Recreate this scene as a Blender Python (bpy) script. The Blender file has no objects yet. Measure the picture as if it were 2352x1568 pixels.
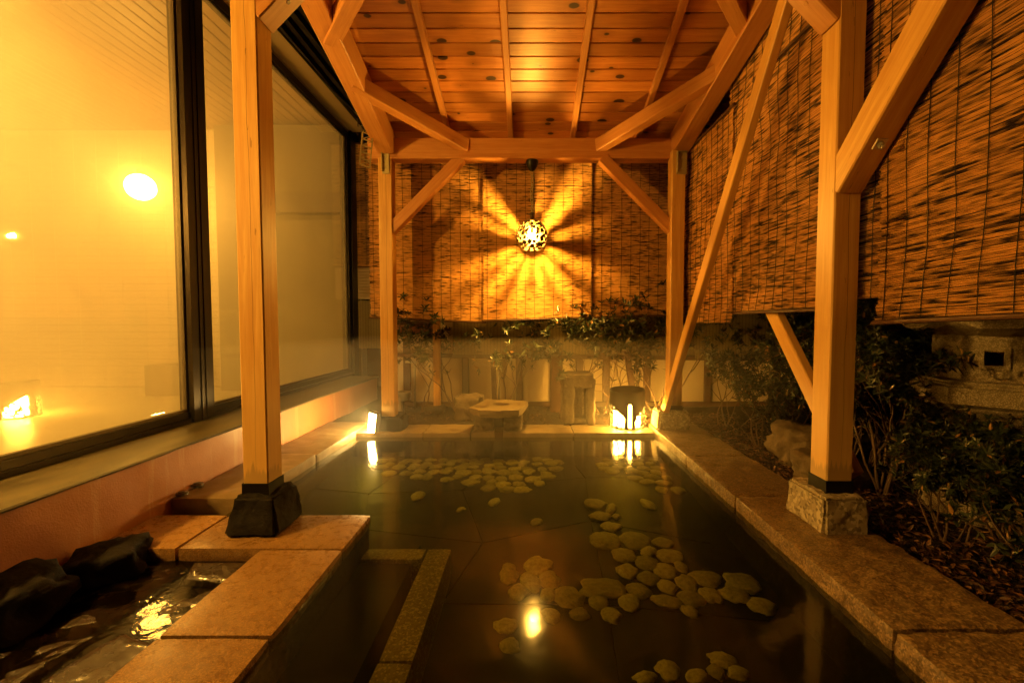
import bpy, bmesh, math, random
from mathutils import Vector, Matrix, noise
R = math.radians
sc = bpy.context.scene
C = sc.collection
# ------------------------------------------------------------------ camera
F, PX, PY, PITCH = 1000.0, 1215.0, 784.0, math.atan(0.043)   # focal length in px of the 2352 px wide photo
CAM = Vector((0, 0, 1.0))
cd = bpy.data.cameras.new('camera'); cam = bpy.data.objects.new('camera', cd); C.objects.link(cam)
cd.sensor_width = 36; cd.lens = 36 * F / 2352; cd.shift_x = (1176 - PX) / 2352
cd.clip_start = .02; cd.clip_end = 500
cam.location = CAM; cam.rotation_euler = (R(90) - PITCH, 0, 0); sc.camera = cam
# ------------------------------------------------------------------ night sky
w = bpy.data.worlds.new('World'); sc.world = w; w.use_nodes = True
nt = w.node_tree; bg = nt.nodes['Background']
sky = nt.nodes.new('ShaderNodeTexSky'); sky.sky_type = 'NISHITA'; sky.sun_disc = False
sky.sun_elevation = R(0.5); sky.sun_rotation = R(200)
nt.links.new(sky.outputs[0], bg.inputs[0]); bg.inputs[1].default_value = 0.002
# ------------------------------------------------------------------ exposure and sampling
vs = sc.view_settings; vs.view_transform = 'Standard'; vs.look = 'None'; vs.exposure = 0.4; vs.gamma = 1
cy = sc.cycles
cy.use_denoising = True; cy.max_bounces = 9; cy.diffuse_bounces = 4; cy.glossy_bounces = 4
cy.transmission_bounces = 6; cy.transparent_max_bounces = 16; cy.volume_bounces = 1; cy.use_adaptive_sampling = True; cy.adaptive_threshold = .02
cy.sample_clamp_indirect = 6.0; cy.sample_clamp_direct = 0; cy.blur_glossy = 0.5
cy.caustics_reflective = False; cy.caustics_refractive = False; cy.use_light_tree = True
WARM = (1.0, .49, .06); YEL = (1.0, .50, .085)
L_PENDANT, L_GLOBE, L_LANTERN, L_FLOOD, L_BULB2 = 8500.0, 170.0, 260.0, 320.0, 1320.0

# ------------------------------------------------------------------ photo pixel -> point
def ray(u, v):
    a = (u - PX) / F; b = (PY - v) / F; cp, sp = math.cos(PITCH), math.sin(PITCH)
    return Vector((a, cp + b * sp, -sp + b * cp))
def at(u, v, Y):
    d = ray(u, v); return CAM + d * (Y / d.y)
def atz(u, v, z):
    d = ray(u, v); return CAM + d * ((z - 1.0) / d.z)
def zfloor(y): return -.27 - .045 * (4.05 - y)
def atfloor(u, v):
    p = atz(u, v, -.3)
    for _ in range(12): p = atz(u, v, zfloor(p.y))
    return p

# ------------------------------------------------------------------ mesh helpers
rng = random.Random(7)
WM = {}
def reg(o, M, parent):
    C.objects.link(o); WM[o.name] = M
    if parent is not None:
        o.parent = parent; o.matrix_basis = WM[parent.name].inverted() @ M
    else: o.matrix_basis = M
    return o
def tag(o, label=None, cat=None, group=None, kind=None):
    if label: o['label'] = label
    if cat: o['category'] = cat
    if group: o['group'] = group
    if kind: o['kind'] = kind
    return o
def thing(name, loc, label, cat, group=None):
    o = bpy.data.objects.new(name, None); o.empty_display_size = .1
    reg(o, Matrix.Translation(Vector(loc)), None)
    return tag(o, label, cat, group)
class MB:
    def __init__(s): s.v, s.f, s.r = [], [], []
    def add(s, vs_, fs, r=0.5):
        n = len(s.v); s.v += [Vector(p) for p in vs_]
        for f in fs: s.f.append(tuple(i + n for i in f)); s.r.append(r)
        return s
    def box(s, x0, x1, y0, y1, z0, z1, r=.5):
        return s.add([(x0,y0,z0),(x1,y0,z0),(x1,y1,z0),(x0,y1,z0),(x0,y0,z1),(x1,y0,z1),(x1,y1,z1),(x0,y1,z1)],
                     [(3,2,1,0),(4,5,6,7),(0,1,5,4),(1,2,6,5),(2,3,7,6),(3,0,4,7)], r)
    def tube(s, pts, rad, n=6, r=.5, cap=True):
        pts = [Vector(p) for p in pts]
        if not isinstance(rad, (list, tuple)): rad = [rad] * len(pts)
        base = len(s.v); prev = None
        for i, p in enumerate(pts):
            d = (pts[min(i+1, len(pts)-1)] - pts[max(i-1, 0)]).normalized()
            if prev is None:
                a = d.cross(Vector((0,0,1)));  a = a if a.length > .05 else d.cross(Vector((1,0,0)))
            else: a = prev - d * prev.dot(d)
            a.normalize(); prev = a; b = d.cross(a)
            for k in range(n):
                t = 2*math.pi*k/n; s.v.append(p + (a*math.cos(t) + b*math.sin(t)) * rad[i])
        for i in range(len(pts)-1):
            for k in range(n):
                q = base + i*n; s.f.append((q+k, q+(k+1)%n, q+n+(k+1)%n, q+n+k)); s.r.append(r)
        if cap:
            s.f.append(tuple(base+k for k in reversed(range(n)))); s.r.append(r)
            e = base + (len(pts)-1)*n; s.f.append(tuple(e+k for k in range(n))); s.r.append(r)
        return s
    def lathe(s, prof, c, n=24, rot=0, cap=True):
        c = Vector(c); base = len(s.v)
        for (rr, z) in prof:
            for k in range(n):
                t = 2*math.pi*k/n + rot; s.v.append(c + Vector((rr*math.cos(t), rr*math.sin(t), z)))
        for i in range(len(prof)-1):
            for k in range(n):
                q = base + i*n; s.f.append((q+k, q+(k+1)%n, q+n+(k+1)%n, q+n+k)); s.r.append(.5)
        if cap:
            s.f.append(tuple(base+k for k in reversed(range(n)))); s.r.append(.5)
            e = base + (len(prof)-1)*n; s.f.append(tuple(e+k for k in range(n))); s.r.append(.5)
        return s
    def prism(s, poly, z0, z1, r=.5):
        n = len(poly)
        vs_ = [(p[0],p[1],z0) for p in poly] + [(p[0],p[1],z1) for p in poly]
        return s.add(vs_, [tuple(reversed(range(n))), tuple(range(n,2*n))] + [(i,(i+1)%n,n+(i+1)%n,n+i) for i in range(n)], r)
    def build(s, name, mat, parent=None, M=None, smooth=False):
        if M is None:
            xs = [p.x for p in s.v]; ys = [p.y for p in s.v]; zs = [p.z for p in s.v]
            c = Vector(((min(xs)+max(xs))/2, (min(ys)+max(ys))/2, min(zs))); M = Matrix.Translation(c)
            vv = [p - c for p in s.v]
        else: vv = s.v
        me = bpy.data.meshes.new(name); me.from_pydata([tuple(p) for p in vv], [], s.f)
        at_ = me.attributes.new('rnd', 'FLOAT', 'FACE'); at_.data.foreach_set('value', s.r)
        if smooth: me.polygons.foreach_set('use_smooth', [True]*len(s.f))
        me.materials.append(mat); me.update()
        return reg(bpy.data.objects.new(name, me), M, parent)
def frame(p0, p1, up=(0,0,1)):
    p0 = Vector(p0); p1 = Vector(p1); x = (p1-p0).normalized(); up = Vector(up)
    if abs(x.dot(up)) > .98: up = Vector((0,1,0))
    y = up.cross(x).normalized(); z = x.cross(y)
    M = Matrix((x, y, z)).transposed().to_4x4(); M.translation = p0
    return M, (p1-p0).length
def timber(name, p0, p1, wd, ht, mat, parent, up=(0,0,1), ch=.006, tag_=None):
    """a chamfered timber, local x along its length (the grain), wd across, ht along up"""
    M, L = frame(p0, p1, up); a, b = wd/2, ht/2
    ring = [(-a+ch,-b),(a-ch,-b),(a,-b+ch),(a,b-ch),(a-ch,b),(-a+ch,b),(-a,b-ch),(-a,-b+ch)]
    m = MB(); c2 = ch*.6
    rings = [(0,1-c2/max(a,b)),(c2,1),(L-c2,1),(L,1-c2/max(a,b))]
    for (x, k) in rings: m.v += [Vector((x, y*k, z*k)) for y, z in ring]
    for i in range(3):
        for k in range(8): m.f.append((i*8+k, i*8+(k+1)%8, i*8+8+(k+1)%8, i*8+8+k)); m.r.append(.5)
    m.f.append(tuple(reversed(range(8)))); m.r.append(.5); m.f.append(tuple(range(24,32))); m.r.append(.5)
    o = m.build(name, mat, parent, M)
    return o
def nz(p, s, seed=0): return noise.noise(Vector(p)*s + Vector((seed*7.3, seed*3.1, seed*1.7)))
def rough_block(name, x0, x1, y0, y1, z0, z1, mat, parent, step=.05, amp=.008, seed=0, taper=0, rnd=.012, sc_=9):
    """a hewn stone block: subdivided box, rounded arrises, broken surface"""
    nx, ny, nz_ = [max(2, min(60, int(round(abs(b-a)/step)))) for a, b in ((x0,x1),(y0,y1),(z0,z1))]
    bm = bmesh.new(); grid = {}
    c = Vector(((x0+x1)/2,(y0+y1)/2,z0)); dx,dy,dz = (x1-x0),(y1-y0),(z1-z0)
    def vert(i,j,k):
        key=(i,j,k)
        if key not in grid:
            q = Vector((x0+dx*i/nx, y0+dy*j/ny, z0+dz*k/nz_))
            e = (i in (0,nx)) + (j in (0,ny)) + (k in (0,nz_))
            n = Vector(((i==nx)-(i==0), (j==ny)-(j==0), (k==nz_)-(k==0)))
            if e > 1: q -= n * rnd * (.55 if e==2 else .75)
            d = nz(q, sc_, seed)*amp + nz(q, sc_*3, seed+5)*amp*.5
            q += n.normalized()*d
            if taper:
                t = (q.z-z0)/dz; f = 1 - taper*t
                q.x = c.x+(q.x-c.x)*f; q.y = c.y+(q.y-c.y)*f
            grid[key] = bm.verts.new(q - c)
        return grid[key]
    def quad(a,b,c_,d): bm.faces.new((vert(*a),vert(*b),vert(*c_),vert(*d)))
    for i in range(nx):
        for j in range(ny):
            quad((i,j,nz_),(i+1,j,nz_),(i+1,j+1,nz_),(i,j+1,nz_)); quad((i,j+1,0),(i+1,j+1,0),(i+1,j,0),(i,j,0))
    for i in range(nx):
        for k in range(nz_):
            quad((i,0,k),(i+1,0,k),(i+1,0,k+1),(i,0,k+1)); quad((i,ny,k+1),(i+1,ny,k+1),(i+1,ny,k),(i,ny,k))
    for j in range(ny):
        for k in range(nz_):
            quad((0,j,k+1),(0,j+1,k+1),(0,j+1,k),(0,j,k)); quad((nx,j,k),(nx,j+1,k),(nx,j+1,k+1),(nx,j,k+1))
    me = bpy.data.meshes.new(name); bm.to_mesh(me); bm.free(); me.materials.append(mat)
    me.polygons.foreach_set('use_smooth', [True]*len(me.polygons)); me.set_sharp_from_angle(angle=R(38))
    return reg(bpy.data.objects.new(name, me), Matrix.Translation(c), parent)
def rock(name, c, dims, mat, parent=None, seed=0, sub=4, amp=.3, rotz=0, flat=.6):
    """a boulder: icosphere pushed towards a box and broken by noise; c is the base centre"""
    bm = bmesh.new(); bmesh.ops.create_icosphere(bm, subdivisions=sub, radius=1)
    for v in bm.verts:
        d = v.co.normalized(); m_ = max(abs(d.x),abs(d.y),abs(d.z)); q = d.lerp(d/m_, flat)*.85
        q *= 1 + amp*nz(d, 1.3, seed) + amp*.5*nz(d, 3.1, seed+3) + amp*.28*nz(d, 8, seed+9) + amp*.14*nz(d, 18, seed+2) - amp*.55*(noise.voronoi(d*1.9+Vector((seed,seed*.3,2)))[0][0]-.4)
        v.co = Vector((q.x*dims[0]/2, q.y*dims[1]/2, (q.z+.72)*dims[2]/1.6))
    me = bpy.data.meshes.new(name); bm.to_mesh(me); bm.free(); me.materials.append(mat)
    me.polygons.foreach_set('use_smooth', [True]*len(me.polygons))
    return reg(bpy.data.objects.new(name, me), Matrix.Translation(Vector(c)) @ Matrix.Rotation(rotz,4,'Z'), parent)

# ------------------------------------------------------------------ materials
class NT:
    def __init__(s, name):
        s.m = bpy.data.materials.new(name); s.m.use_nodes = True; s.t = s.m.node_tree
        s.p = s.t.nodes['Principled BSDF']; s.out = s.t.nodes['Material Output']
    def n(s, typ, ins=None, **kw):
        nd = s.t.nodes.new('ShaderNode'+typ)
        for k, v in kw.items(): setattr(nd, k, v)
        for k, v in (ins or {}).items(): s.set(nd.inputs[k], v)
        return nd
    def set(s, sock, v):
        if isinstance(v, bpy.types.NodeSocket): s.t.links.new(v, sock)
        else:
            if isinstance(v, tuple) and len(v) == 3 and sock.type == 'RGBA': v = v + (1,)
            sock.default_value = v
    def math(s, op, a, b=0.0, c=0.0, clamp=False):
        nd = s.t.nodes.new('ShaderNodeMath'); nd.operation = op; nd.use_clamp = clamp
        s.set(nd.inputs[0], a); s.set(nd.inputs[1], b); s.set(nd.inputs[2], c); return nd.outputs[0]
    def mix(s, f, a, b, blend='MIX'):
        nd = s.t.nodes.new('ShaderNodeMix'); nd.data_type = 'RGBA'; nd.blend_type = blend
        s.set(nd.inputs[0], f); s.set(nd.inputs[6], a); s.set(nd.inputs[7], b); return nd.outputs[2]
    def ramp(s, f, stops):
        nd = s.t.nodes.new('ShaderNodeValToRGB'); e = nd.color_ramp.elements
        while len(e) < len(stops): e.new(.5)
        for q, (p, c) in zip(e, stops): q.position = p; q.color = tuple(c)+(1,) if len(c) == 3 else c
        s.set(nd.inputs[0], f); return nd.outputs[0]
    def coord(s, off=True):
        tc = s.n('TexCoord').outputs['Object']
        if not off: return tc
        r_ = s.n('ObjectInfo').outputs['Random']
        o = s.n('CombineXYZ', {0: s.math('MULTIPLY', r_, 13.7), 1: s.math('MULTIPLY', r_, 5.1), 2: s.math('MULTIPLY', r_, 9.3)}).outputs[0]
        return s.n('VectorMath', {0: tc, 1: o}, operation='ADD').outputs[0]
    def mapping(s, vec, scale): return s.n('Mapping', {'Vector': vec, 'Scale': scale}).outputs[0]
    def noise(s, vec, scale, detail=4, rough=.55, dist=0):
        return s.n('TexNoise', {'Vector': vec, 'Scale': scale, 'Detail': detail, 'Roughness': rough, 'Distortion': dist}).outputs[0]
    def bump(s, h, strength=.3, dist=.01):
        s.set(s.p.inputs['Normal'], s.n('Bump', {'Height': h, 'Strength': strength, 'Distance': dist}).outputs[0])
    def pin(s, **kw):
        for k, v in kw.items(): s.set(s.p.inputs[k.replace('_', ' ')], v)
        return s
def wood(name, light, dark, knots=False, stain=0.0, rough=.42):
    t = NT(name); co = t.coord()
    grain = t.noise(t.mapping(co, (1.2, 22, 22)), 1.6, 5, .6, .6)
    fine = t.noise(t.mapping(co, (5, 170, 170)), 1.5, 3, .7)
    blot = t.noise(co, 2.3, 3)
    col = t.ramp(grain, [(.28, dark), (.5, tuple(a*.5+b*.5 for a, b in zip(light, dark))), (.7, light)])
    col = t.mix(t.math('MULTIPLY', fine, .62), col, tuple(c*.42 for c in dark))
    col = t.mix(t.math('MULTIPLY', t.math('SUBTRACT', blot, .3, clamp=True), 1.1), col, tuple(c*.8 for c in dark))
    if knots:
        ov = t.math('ADD', .72, t.math('MULTIPLY', t.n('ObjectInfo').outputs['Random'], .5))
        col = t.mix(1.0, col, t.n('CombineColor', {0: ov, 1: ov, 2: ov}).outputs[0], 'MULTIPLY')
        pc = t.mapping(co, (3.6, 6.4, 0.0001))
        vo = t.n('TexVoronoi', {'Vector': pc, 'Scale': 1.0, 'Randomness': 1.0}, voronoi_dimensions='2D')
        keep = t.math('GREATER_THAN', t.n('SeparateColor', {0: vo.outputs['Color']}).outputs[0], .52)
        dd = vo.outputs['Distance']
        k = t.math('MULTIPLY', t.math('SMOOTH_MIN', 1.0, t.math('MULTIPLY', t.math('SUBTRACT', t.math('MULTIPLY', t.n('SeparateColor', {0: vo.outputs['Color']}).outputs[1], .19), dd, clamp=True), 26.0), .1), keep)
        halo = t.math('MULTIPLY', t.math('MULTIPLY', t.math('SUBTRACT', .30, dd, clamp=True), 2.2), keep)
        col = t.mix(halo, col, tuple(c*.55 for c in dark)); col = t.mix(k, col, (.045, .018, .008))
    pits = t.noise(t.mapping(co, (9, 60, 60)), 1.2, 2)
    pm = t.math('MULTIPLY', t.math('GREATER_THAN', pits, .735), .6)
    col = t.mix(pm, col, tuple(c*.3 for c in dark))
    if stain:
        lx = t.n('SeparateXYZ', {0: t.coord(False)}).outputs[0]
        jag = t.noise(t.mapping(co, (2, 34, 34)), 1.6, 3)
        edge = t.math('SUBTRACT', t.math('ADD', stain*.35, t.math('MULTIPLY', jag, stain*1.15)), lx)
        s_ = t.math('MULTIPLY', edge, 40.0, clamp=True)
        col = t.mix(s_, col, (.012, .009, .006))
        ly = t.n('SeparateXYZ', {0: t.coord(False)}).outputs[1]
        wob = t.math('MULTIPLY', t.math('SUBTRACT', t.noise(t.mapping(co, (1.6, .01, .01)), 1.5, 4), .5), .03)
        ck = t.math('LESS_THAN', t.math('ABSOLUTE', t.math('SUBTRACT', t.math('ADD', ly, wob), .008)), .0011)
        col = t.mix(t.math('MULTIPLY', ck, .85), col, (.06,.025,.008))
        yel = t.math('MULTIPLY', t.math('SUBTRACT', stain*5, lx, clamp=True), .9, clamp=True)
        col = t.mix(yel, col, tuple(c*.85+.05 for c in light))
    t.pin(Base_Color=col, Roughness=t.math('ADD', rough-.1, t.math('MULTIPLY', grain, .25)), Specular_IOR_Level=.35)
    t.bump(t.math('ADD', grain, t.math('MULTIPLY', fine, .5)), .18, .002)
    return t.m
def stone(name, a, b, scale=14, speck=None, rough=.55, bump=.4, spec=.5, wet=0.0, sscale=140, bd=.006):
    t = NT(name); co = t.coord()
    big = t.noise(co, scale*.25, 5); n = t.noise(co, scale, 8, .65)
    col = t.ramp(n, [(.3, b), (.7, a)])
    ov = t.math('ADD', .62, t.math('MULTIPLY', t.n('ObjectInfo').outputs['Random'], .6))
    col = t.mix(1.0, col, t.n('CombineColor', {0: ov, 1: ov, 2: ov}).outputs[0], 'MULTIPLY')
    col = t.mix(t.math('MULTIPLY', big, .5), col, tuple(c*.55 for c in b))
    h = n
    if speck:
        sp = t.n('TexVoronoi', {'Vector': co, 'Scale': sscale}).outputs['Color']
        g = t.n('SeparateColor', {0: sp}).outputs[0]
        col = t.mix(t.math('MULTIPLY', t.math('GREATER_THAN', g, .72), .55), col, speck)
        col = t.mix(t.math('MULTIPLY', t.math('LESS_THAN', g, .22), .32), col, tuple(min(1, c*1.7) for c in a))
        h = t.math('ADD', n, t.math('MULTIPLY', g, .12))
    rg = t.math('ADD', rough*.55, t.math('MULTIPLY', n, rough*.8))
    t.pin(Base_Color=col, Roughness=rg, Specular_IOR_Level=spec)
    if wet: t.pin(Coat_Weight=wet, Coat_Roughness=.08)
    t.bump(h, bump, bd)
    return t.m
def emit(name, col, s):
    t = NT(name); e = t.n('Emission', {'Color': col, 'Strength': s}); t.t.links.new(e.outputs[0], t.out.inputs[0]); return t.m
def plain(name, col, rough=.5, metal=0.0, var=.3, scale=20, bump=.1):
    t = NT(name); co = t.coord(); n = t.noise(co, scale, 5)
    t.pin(Base_Color=t.mix(t.math('MULTIPLY', n, var*1.6), col, tuple(c*.45 for c in col)), Metallic=metal,
          Roughness=t.math('ADD', rough*.75, t.math('MULTIPLY', n, rough*.5)))
    t.bump(n, bump, .003); return t.m
M = {}
M['post'] = wood('hinoki_post', (.82,.52,.155), (.58,.29,.065))
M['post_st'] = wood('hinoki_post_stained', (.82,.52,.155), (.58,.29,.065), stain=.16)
M['beam'] = wood('cedar_beam', (.68,.34,.105), (.48,.195,.05))
M['board'] = wood('cedar_board', (.70,.31,.075), (.43,.15,.032), knots=True, rough=.36)
M['roomboard'] = wood('bathhouse_board', (.40,.24,.09), (.28,.15,.05))
M['granite'] = stone('pink_granite', (.42,.25,.09), (.26,.135,.045), 26, (.12,.065,.03), .30, .12, .45, .0, 330, .003)
M['rim'] = stone('rim_granite', (.33,.215,.09), (.08,.044,.019), 26, (.04,.023,.012), .38, 1.0, .6, .15, 150, .009)
M['backrim'] = stone('back_rim_stone', (.32,.24,.13), (.18,.125,.06), 9, None, .5, .5, .4)
M['pitstone'] = stone('pitted_granite', (.42,.36,.24), (.28,.22,.14), 26, (.07,.05,.035), .7, .7, .3, 0, 70, .01)
M['rock'] = stone('garden_rock', (.20,.145,.08), (.07,.05,.028), 14, None, .8, 1.0, .3, 0, 100, .02)
M['lavarock'] = stone('black_wet_rock', (.018,.013,.009), (.007,.005,.0035), 26, None, .85, 1.0, .25, .0, 100, .01)
M['lantern_stone'] = stone('lantern_granite', (.56,.47,.30), (.25,.20,.12), 40, (.16,.12,.075), .85, .8, .2, 0, 300, .006)
M['slate'] = stone('wet_slate', (.05,.03,.018), (.018,.011,.007), 12, None, .28, 1.0, .7, .6, 100, .02)
M['floorslate'] = stone('pool_slate', (.018,.016,.009), (.006,.005,.003), 6, None, .6, .4, .3)
M['pebble'] = stone('pale_pebble', (.66,.60,.28), (.24,.21,.09), 3.2, None, .7, .6, .3)
M['stepstone'] = stone('step_granite', (.44,.37,.22), (.30,.24,.14), 30, (.14,.10,.06), .5, .2, .3, 0, 120)
M['soil'] = stone('garden_soil', (.05,.034,.02), (.022,.014,.009), 20, None, .9, 1.0, .2, 0, 100, .03)
M['blackmetal'] = plain('black_metal', (.018,.015,.012), .45, .6)
M['frame'] = plain('dark_bronze_frame', (.035,.026,.018), .35, .7, .3)
M['framelt'] = plain('bronze_gasket', (.12,.095,.06), .5, .2)
M['steel'] = plain('galvanised_steel', (.45,.42,.34), .4, .8)
M['brass'] = plain('dull_bracket', (.42,.36,.18), .5, .4)
M['chain'] = plain('iron_chain', (.10,.07,.04), .4, .8)
M['cable'] = plain('black_cable', (.012,.011,.010), .5)
M['cream'] = plain('cream_render', (.56,.44,.26), .8, 0, .25, 5, .2)
M['dwood'] = wood('dark_fence_wood', (.16,.075,.03), (.08,.035,.014))
M['soffit'] = plain('cream_soffit', (.5,.38,.2), .7, 0, .2, 3)
M['tile'] = plain('ivory_tile', (.72,.62,.42), .3, 0, .1, 4, .03)
M['grout'] = plain('grout', (.36,.28,.17), .8)
M['darkwall'] = plain('olive_wall', (.16,.125,.055), .7, 0, .2, 3)
M['roomfloor'] = plain('bath_floor', (.5,.46,.3), .4, 0, .2, 4)
M['brown'] = plain('dark_brown_cabinet', (.12,.085,.04), .5)
M['flue'] = plain('red_brown_board', (.26,.085,.03), .5)
# salmon plaster with pale runs of mineral scale
t = NT('salmon_plaster'); co = t.coord(False); n = t.noise(co, 9, 6, .7); f_ = t.noise(co, 120, 3)
run = t.noise(t.mapping(co, (1, 9, .55)), 1.5, 4, .6)
col = t.mix(n, (.40,.16,.05), (.31,.11,.034))
col = t.mix(t.math('MULTIPLY', t.math('SUBTRACT', run, .56, clamp=True), 4.0, clamp=True), col, (.46,.30,.14))
t.pin(Base_Color=col, Roughness=.62, Coat_Weight=.15, Coat_Roughness=.3); t.bump(t.math('ADD', n, t.math('MULTIPLY', f_, .5)), .5, .006); M['salmon'] = t.m
# sill: metal-capped concrete with pale scale
t = NT('sill_cap'); co = t.coord(False); n = t.noise(t.mapping(co, (3, 1, 3)), 3, 7, .7)
t.pin(Base_Color=t.ramp(n, [(.35, (.03,.024,.012)), (.62, (.12,.10,.052))]), Roughness=t.math('ADD', .2, t.math('MULTIPLY', n, .4)))
t.bump(n, .3, .006); M['sill'] = t.m
# reeds: straw with dark nodes and weathered streaks, each reed its own tone
def reed(name, straw, dark, thr=.5, sx=7.0, sz=95.0):
    t = NT(name); co = t.coord(); rn = t.n('Attribute', attribute_name='rnd').outputs['Fac']
    lx = t.n('SeparateXYZ', {0: co}).outputs[0]
    sh = t.n('CombineXYZ', {0: t.math('ADD', t.math('MULTIPLY', lx, sx), t.math('MULTIPLY', rn, 371.0)), 1: t.math('MULTIPLY', rn, 913.0), 2: 0.0}).outputs[0]
    a = t.noise(sh, 1.0, 2, .5); big = t.noise(co, 3.0, 3)
    k = t.math('MULTIPLY', t.math('SUBTRACT', t.math('ADD', a, t.math('MULTIPLY', big, .28)), thr), 5.5, clamp=True)
    st = t.mix(t.math('MULTIPLY', rn, .6), straw, tuple(c*.55 for c in straw))
    t.pin(Base_Color=t.mix(k, st, dark), Roughness=.55, Specular_IOR_Level=.3); return t.m
M['reed'] = reed('reed', (.72,.39,.115), (.055,.021,.008), .645, 9.0)
M['reed_side'] = reed('reed_side', (.62,.31,.085), (.022,.009,.004), .605, 7.0)
t = NT('fine_reed_screen'); co = t.coord(False)
wv = t.n('TexWave', {'Vector': co, 'Scale': 42.0, 'Distortion': 1.2, 'Detail': 2.0}, bands_direction='Z').outputs[1]
n = t.noise(t.mapping(co, (3, 1, 40)), 2, 3); cdv = t.n('TexWave', {'Vector': co, 'Scale': 8.0}, bands_direction='X').outputs[1]
cl = t.mix(wv, (.10,.075,.03), (.36,.27,.10)); cl = t.mix(t.math('MULTIPLY', n, .5), cl, (.08,.055,.022))
cl = t.mix(t.math('MULTIPLY', t.math('GREATER_THAN', cdv, .93), .5), cl, (.03,.02,.01))
t.pin(Base_Color=cl, Roughness=.7); t.bump(wv, .4, .004); M['finereed'] = t.m
t = NT('leaf'); rn = t.n('Attribute', attribute_name='rnd').outputs['Fac']
cl = t.ramp(rn, [(0, (.014,.022,.008)), (.6, (.032,.045,.014)), (.86, (.08,.075,.024)), (.97, (.30,.16,.04))])
t.pin(Base_Color=cl, Roughness=.38, Specular_IOR_Level=.5); M['leaf'] = t.m
t = NT('dry_leaf'); rn = t.n('Attribute', attribute_name='rnd').outputs['Fac']
t.pin(Base_Color=t.ramp(rn, [(0, (.018,.009,.005)), (.6, (.075,.03,.012)), (1, (.22,.10,.035))]), Roughness=.6); M['litter'] = t.m
M['stem'] = plain('twig_bark', (.17,.10,.05), .7)
M['stemdark'] = plain('dark_twig_bark', (.12,.07,.035), .7)
# water: still hot spring, fresnel mirror over a clear tinted layer
def schlick(t, f0, nrm=None):
    lw = t.n('LayerWeight', {'Blend': .5})
    if nrm is not None: t.set(lw.inputs['Normal'], nrm)
    return t.math('ADD', f0, t.math('MULTIPLY', t.math('POWER', lw.outputs['Facing'], 5.0), 1-f0))
def water(name, tint, bs, rough, sc_, dcol, dfac):
    t = NT(name); co = t.coord(False)
    b = t.n('Bump', {'Height': t.noise(co, sc_, 3, .5, .5), 'Strength': bs, 'Distance': .02}).outputs[0]
    fr = schlick(t, .02, b)
    gl = t.n('BsdfGlossy', {'Color': (1,1,1), 'Roughness': rough, 'Normal': b}).outputs[0]
    tr = t.n('BsdfTransparent', {'Color': tint}).outputs[0]
    df = t.n('BsdfDiffuse', {'Color': dcol}).outputs[0]
    m1 = t.n('MixShader', {0: dfac, 1: tr, 2: df}).outputs[0]
    m2 = t.n('MixShader', {0: fr, 1: m1, 2: gl}).outputs[0]
    t.t.links.new(m2, t.out.inputs[0]); return t.m
M['water'] = water('spring_water', (.44,.44,.20), .09, .10, 5.0, (.15,.135,.04), .022)
M['film'] = water('shallow_water', (.25,.20,.11), .11, .06, 9.0, (.06,.045,.02), .02)
t = NT('stream'); co = t.coord(False)
gl = t.n('BsdfGlossy', {'Color': (1,1,1), 'Roughness': .1, 'Normal': t.n('Bump', {'Height': t.noise(t.mapping(co,(40,40,3)), 1, 2), 'Strength': .5, 'Distance': .01}).outputs[0]}).outputs[0]
m1 = t.n('MixShader', {0: schlick(t, .02), 1: t.n('BsdfTransparent', {'Color': (.35,.27,.15)}).outputs[0], 2: gl}).outputs[0]
t.t.links.new(m1, t.out.inputs[0]); M['stream'] = t.m
# window pane: steamed-up glass
t = NT('steamed_glass'); co = t.coord(False); n = t.noise(co, 1.3, 5, .6); n2 = t.noise(co, 60, 3)
fog = t.math('ADD', .02, t.math('MULTIPLY', t.math('ADD', n, t.math('MULTIPLY', n2, .25)), .10))
tl = t.n('BsdfTranslucent', {'Color': (.95,.9,.75)}).outputs[0]; tr = t.n('BsdfTransparent', {'Color': (.96,.95,.88)}).outputs[0]
gl = t.n('BsdfGlossy', {'Color': (1,1,1), 'Roughness': .02}).outputs[0]
m1 = t.n('MixShader', {0: fog, 1: tr, 2: tl}).outputs[0]
m2 = t.n('MixShader', {0: schlick(t, .03), 1: m1, 2: gl}).outputs[0]
t.t.links.new(m2, t.out.inputs[0]); M['glass'] = t.m
M['e_pendant'] = emit('bulb_glow', WARM, L_PENDANT)
M['e_globe2'] = emit('near_globe_glow', YEL, L_BULB2)
M['e_globe'] = emit('globe_glow', YEL, L_GLOBE)
M['e_lantern'] = emit('lantern_glow', WARM, L_LANTERN)
M['e_flood'] = emit('flood_glow', (1,.62,.17), L_FLOOD)

# ================================================================== THE SETTING
g = tag(MB().box(-12,12,-6,12,-1.2,-.9).build('ground', M['soil']), kind='structure')
WZ = -.075
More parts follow.
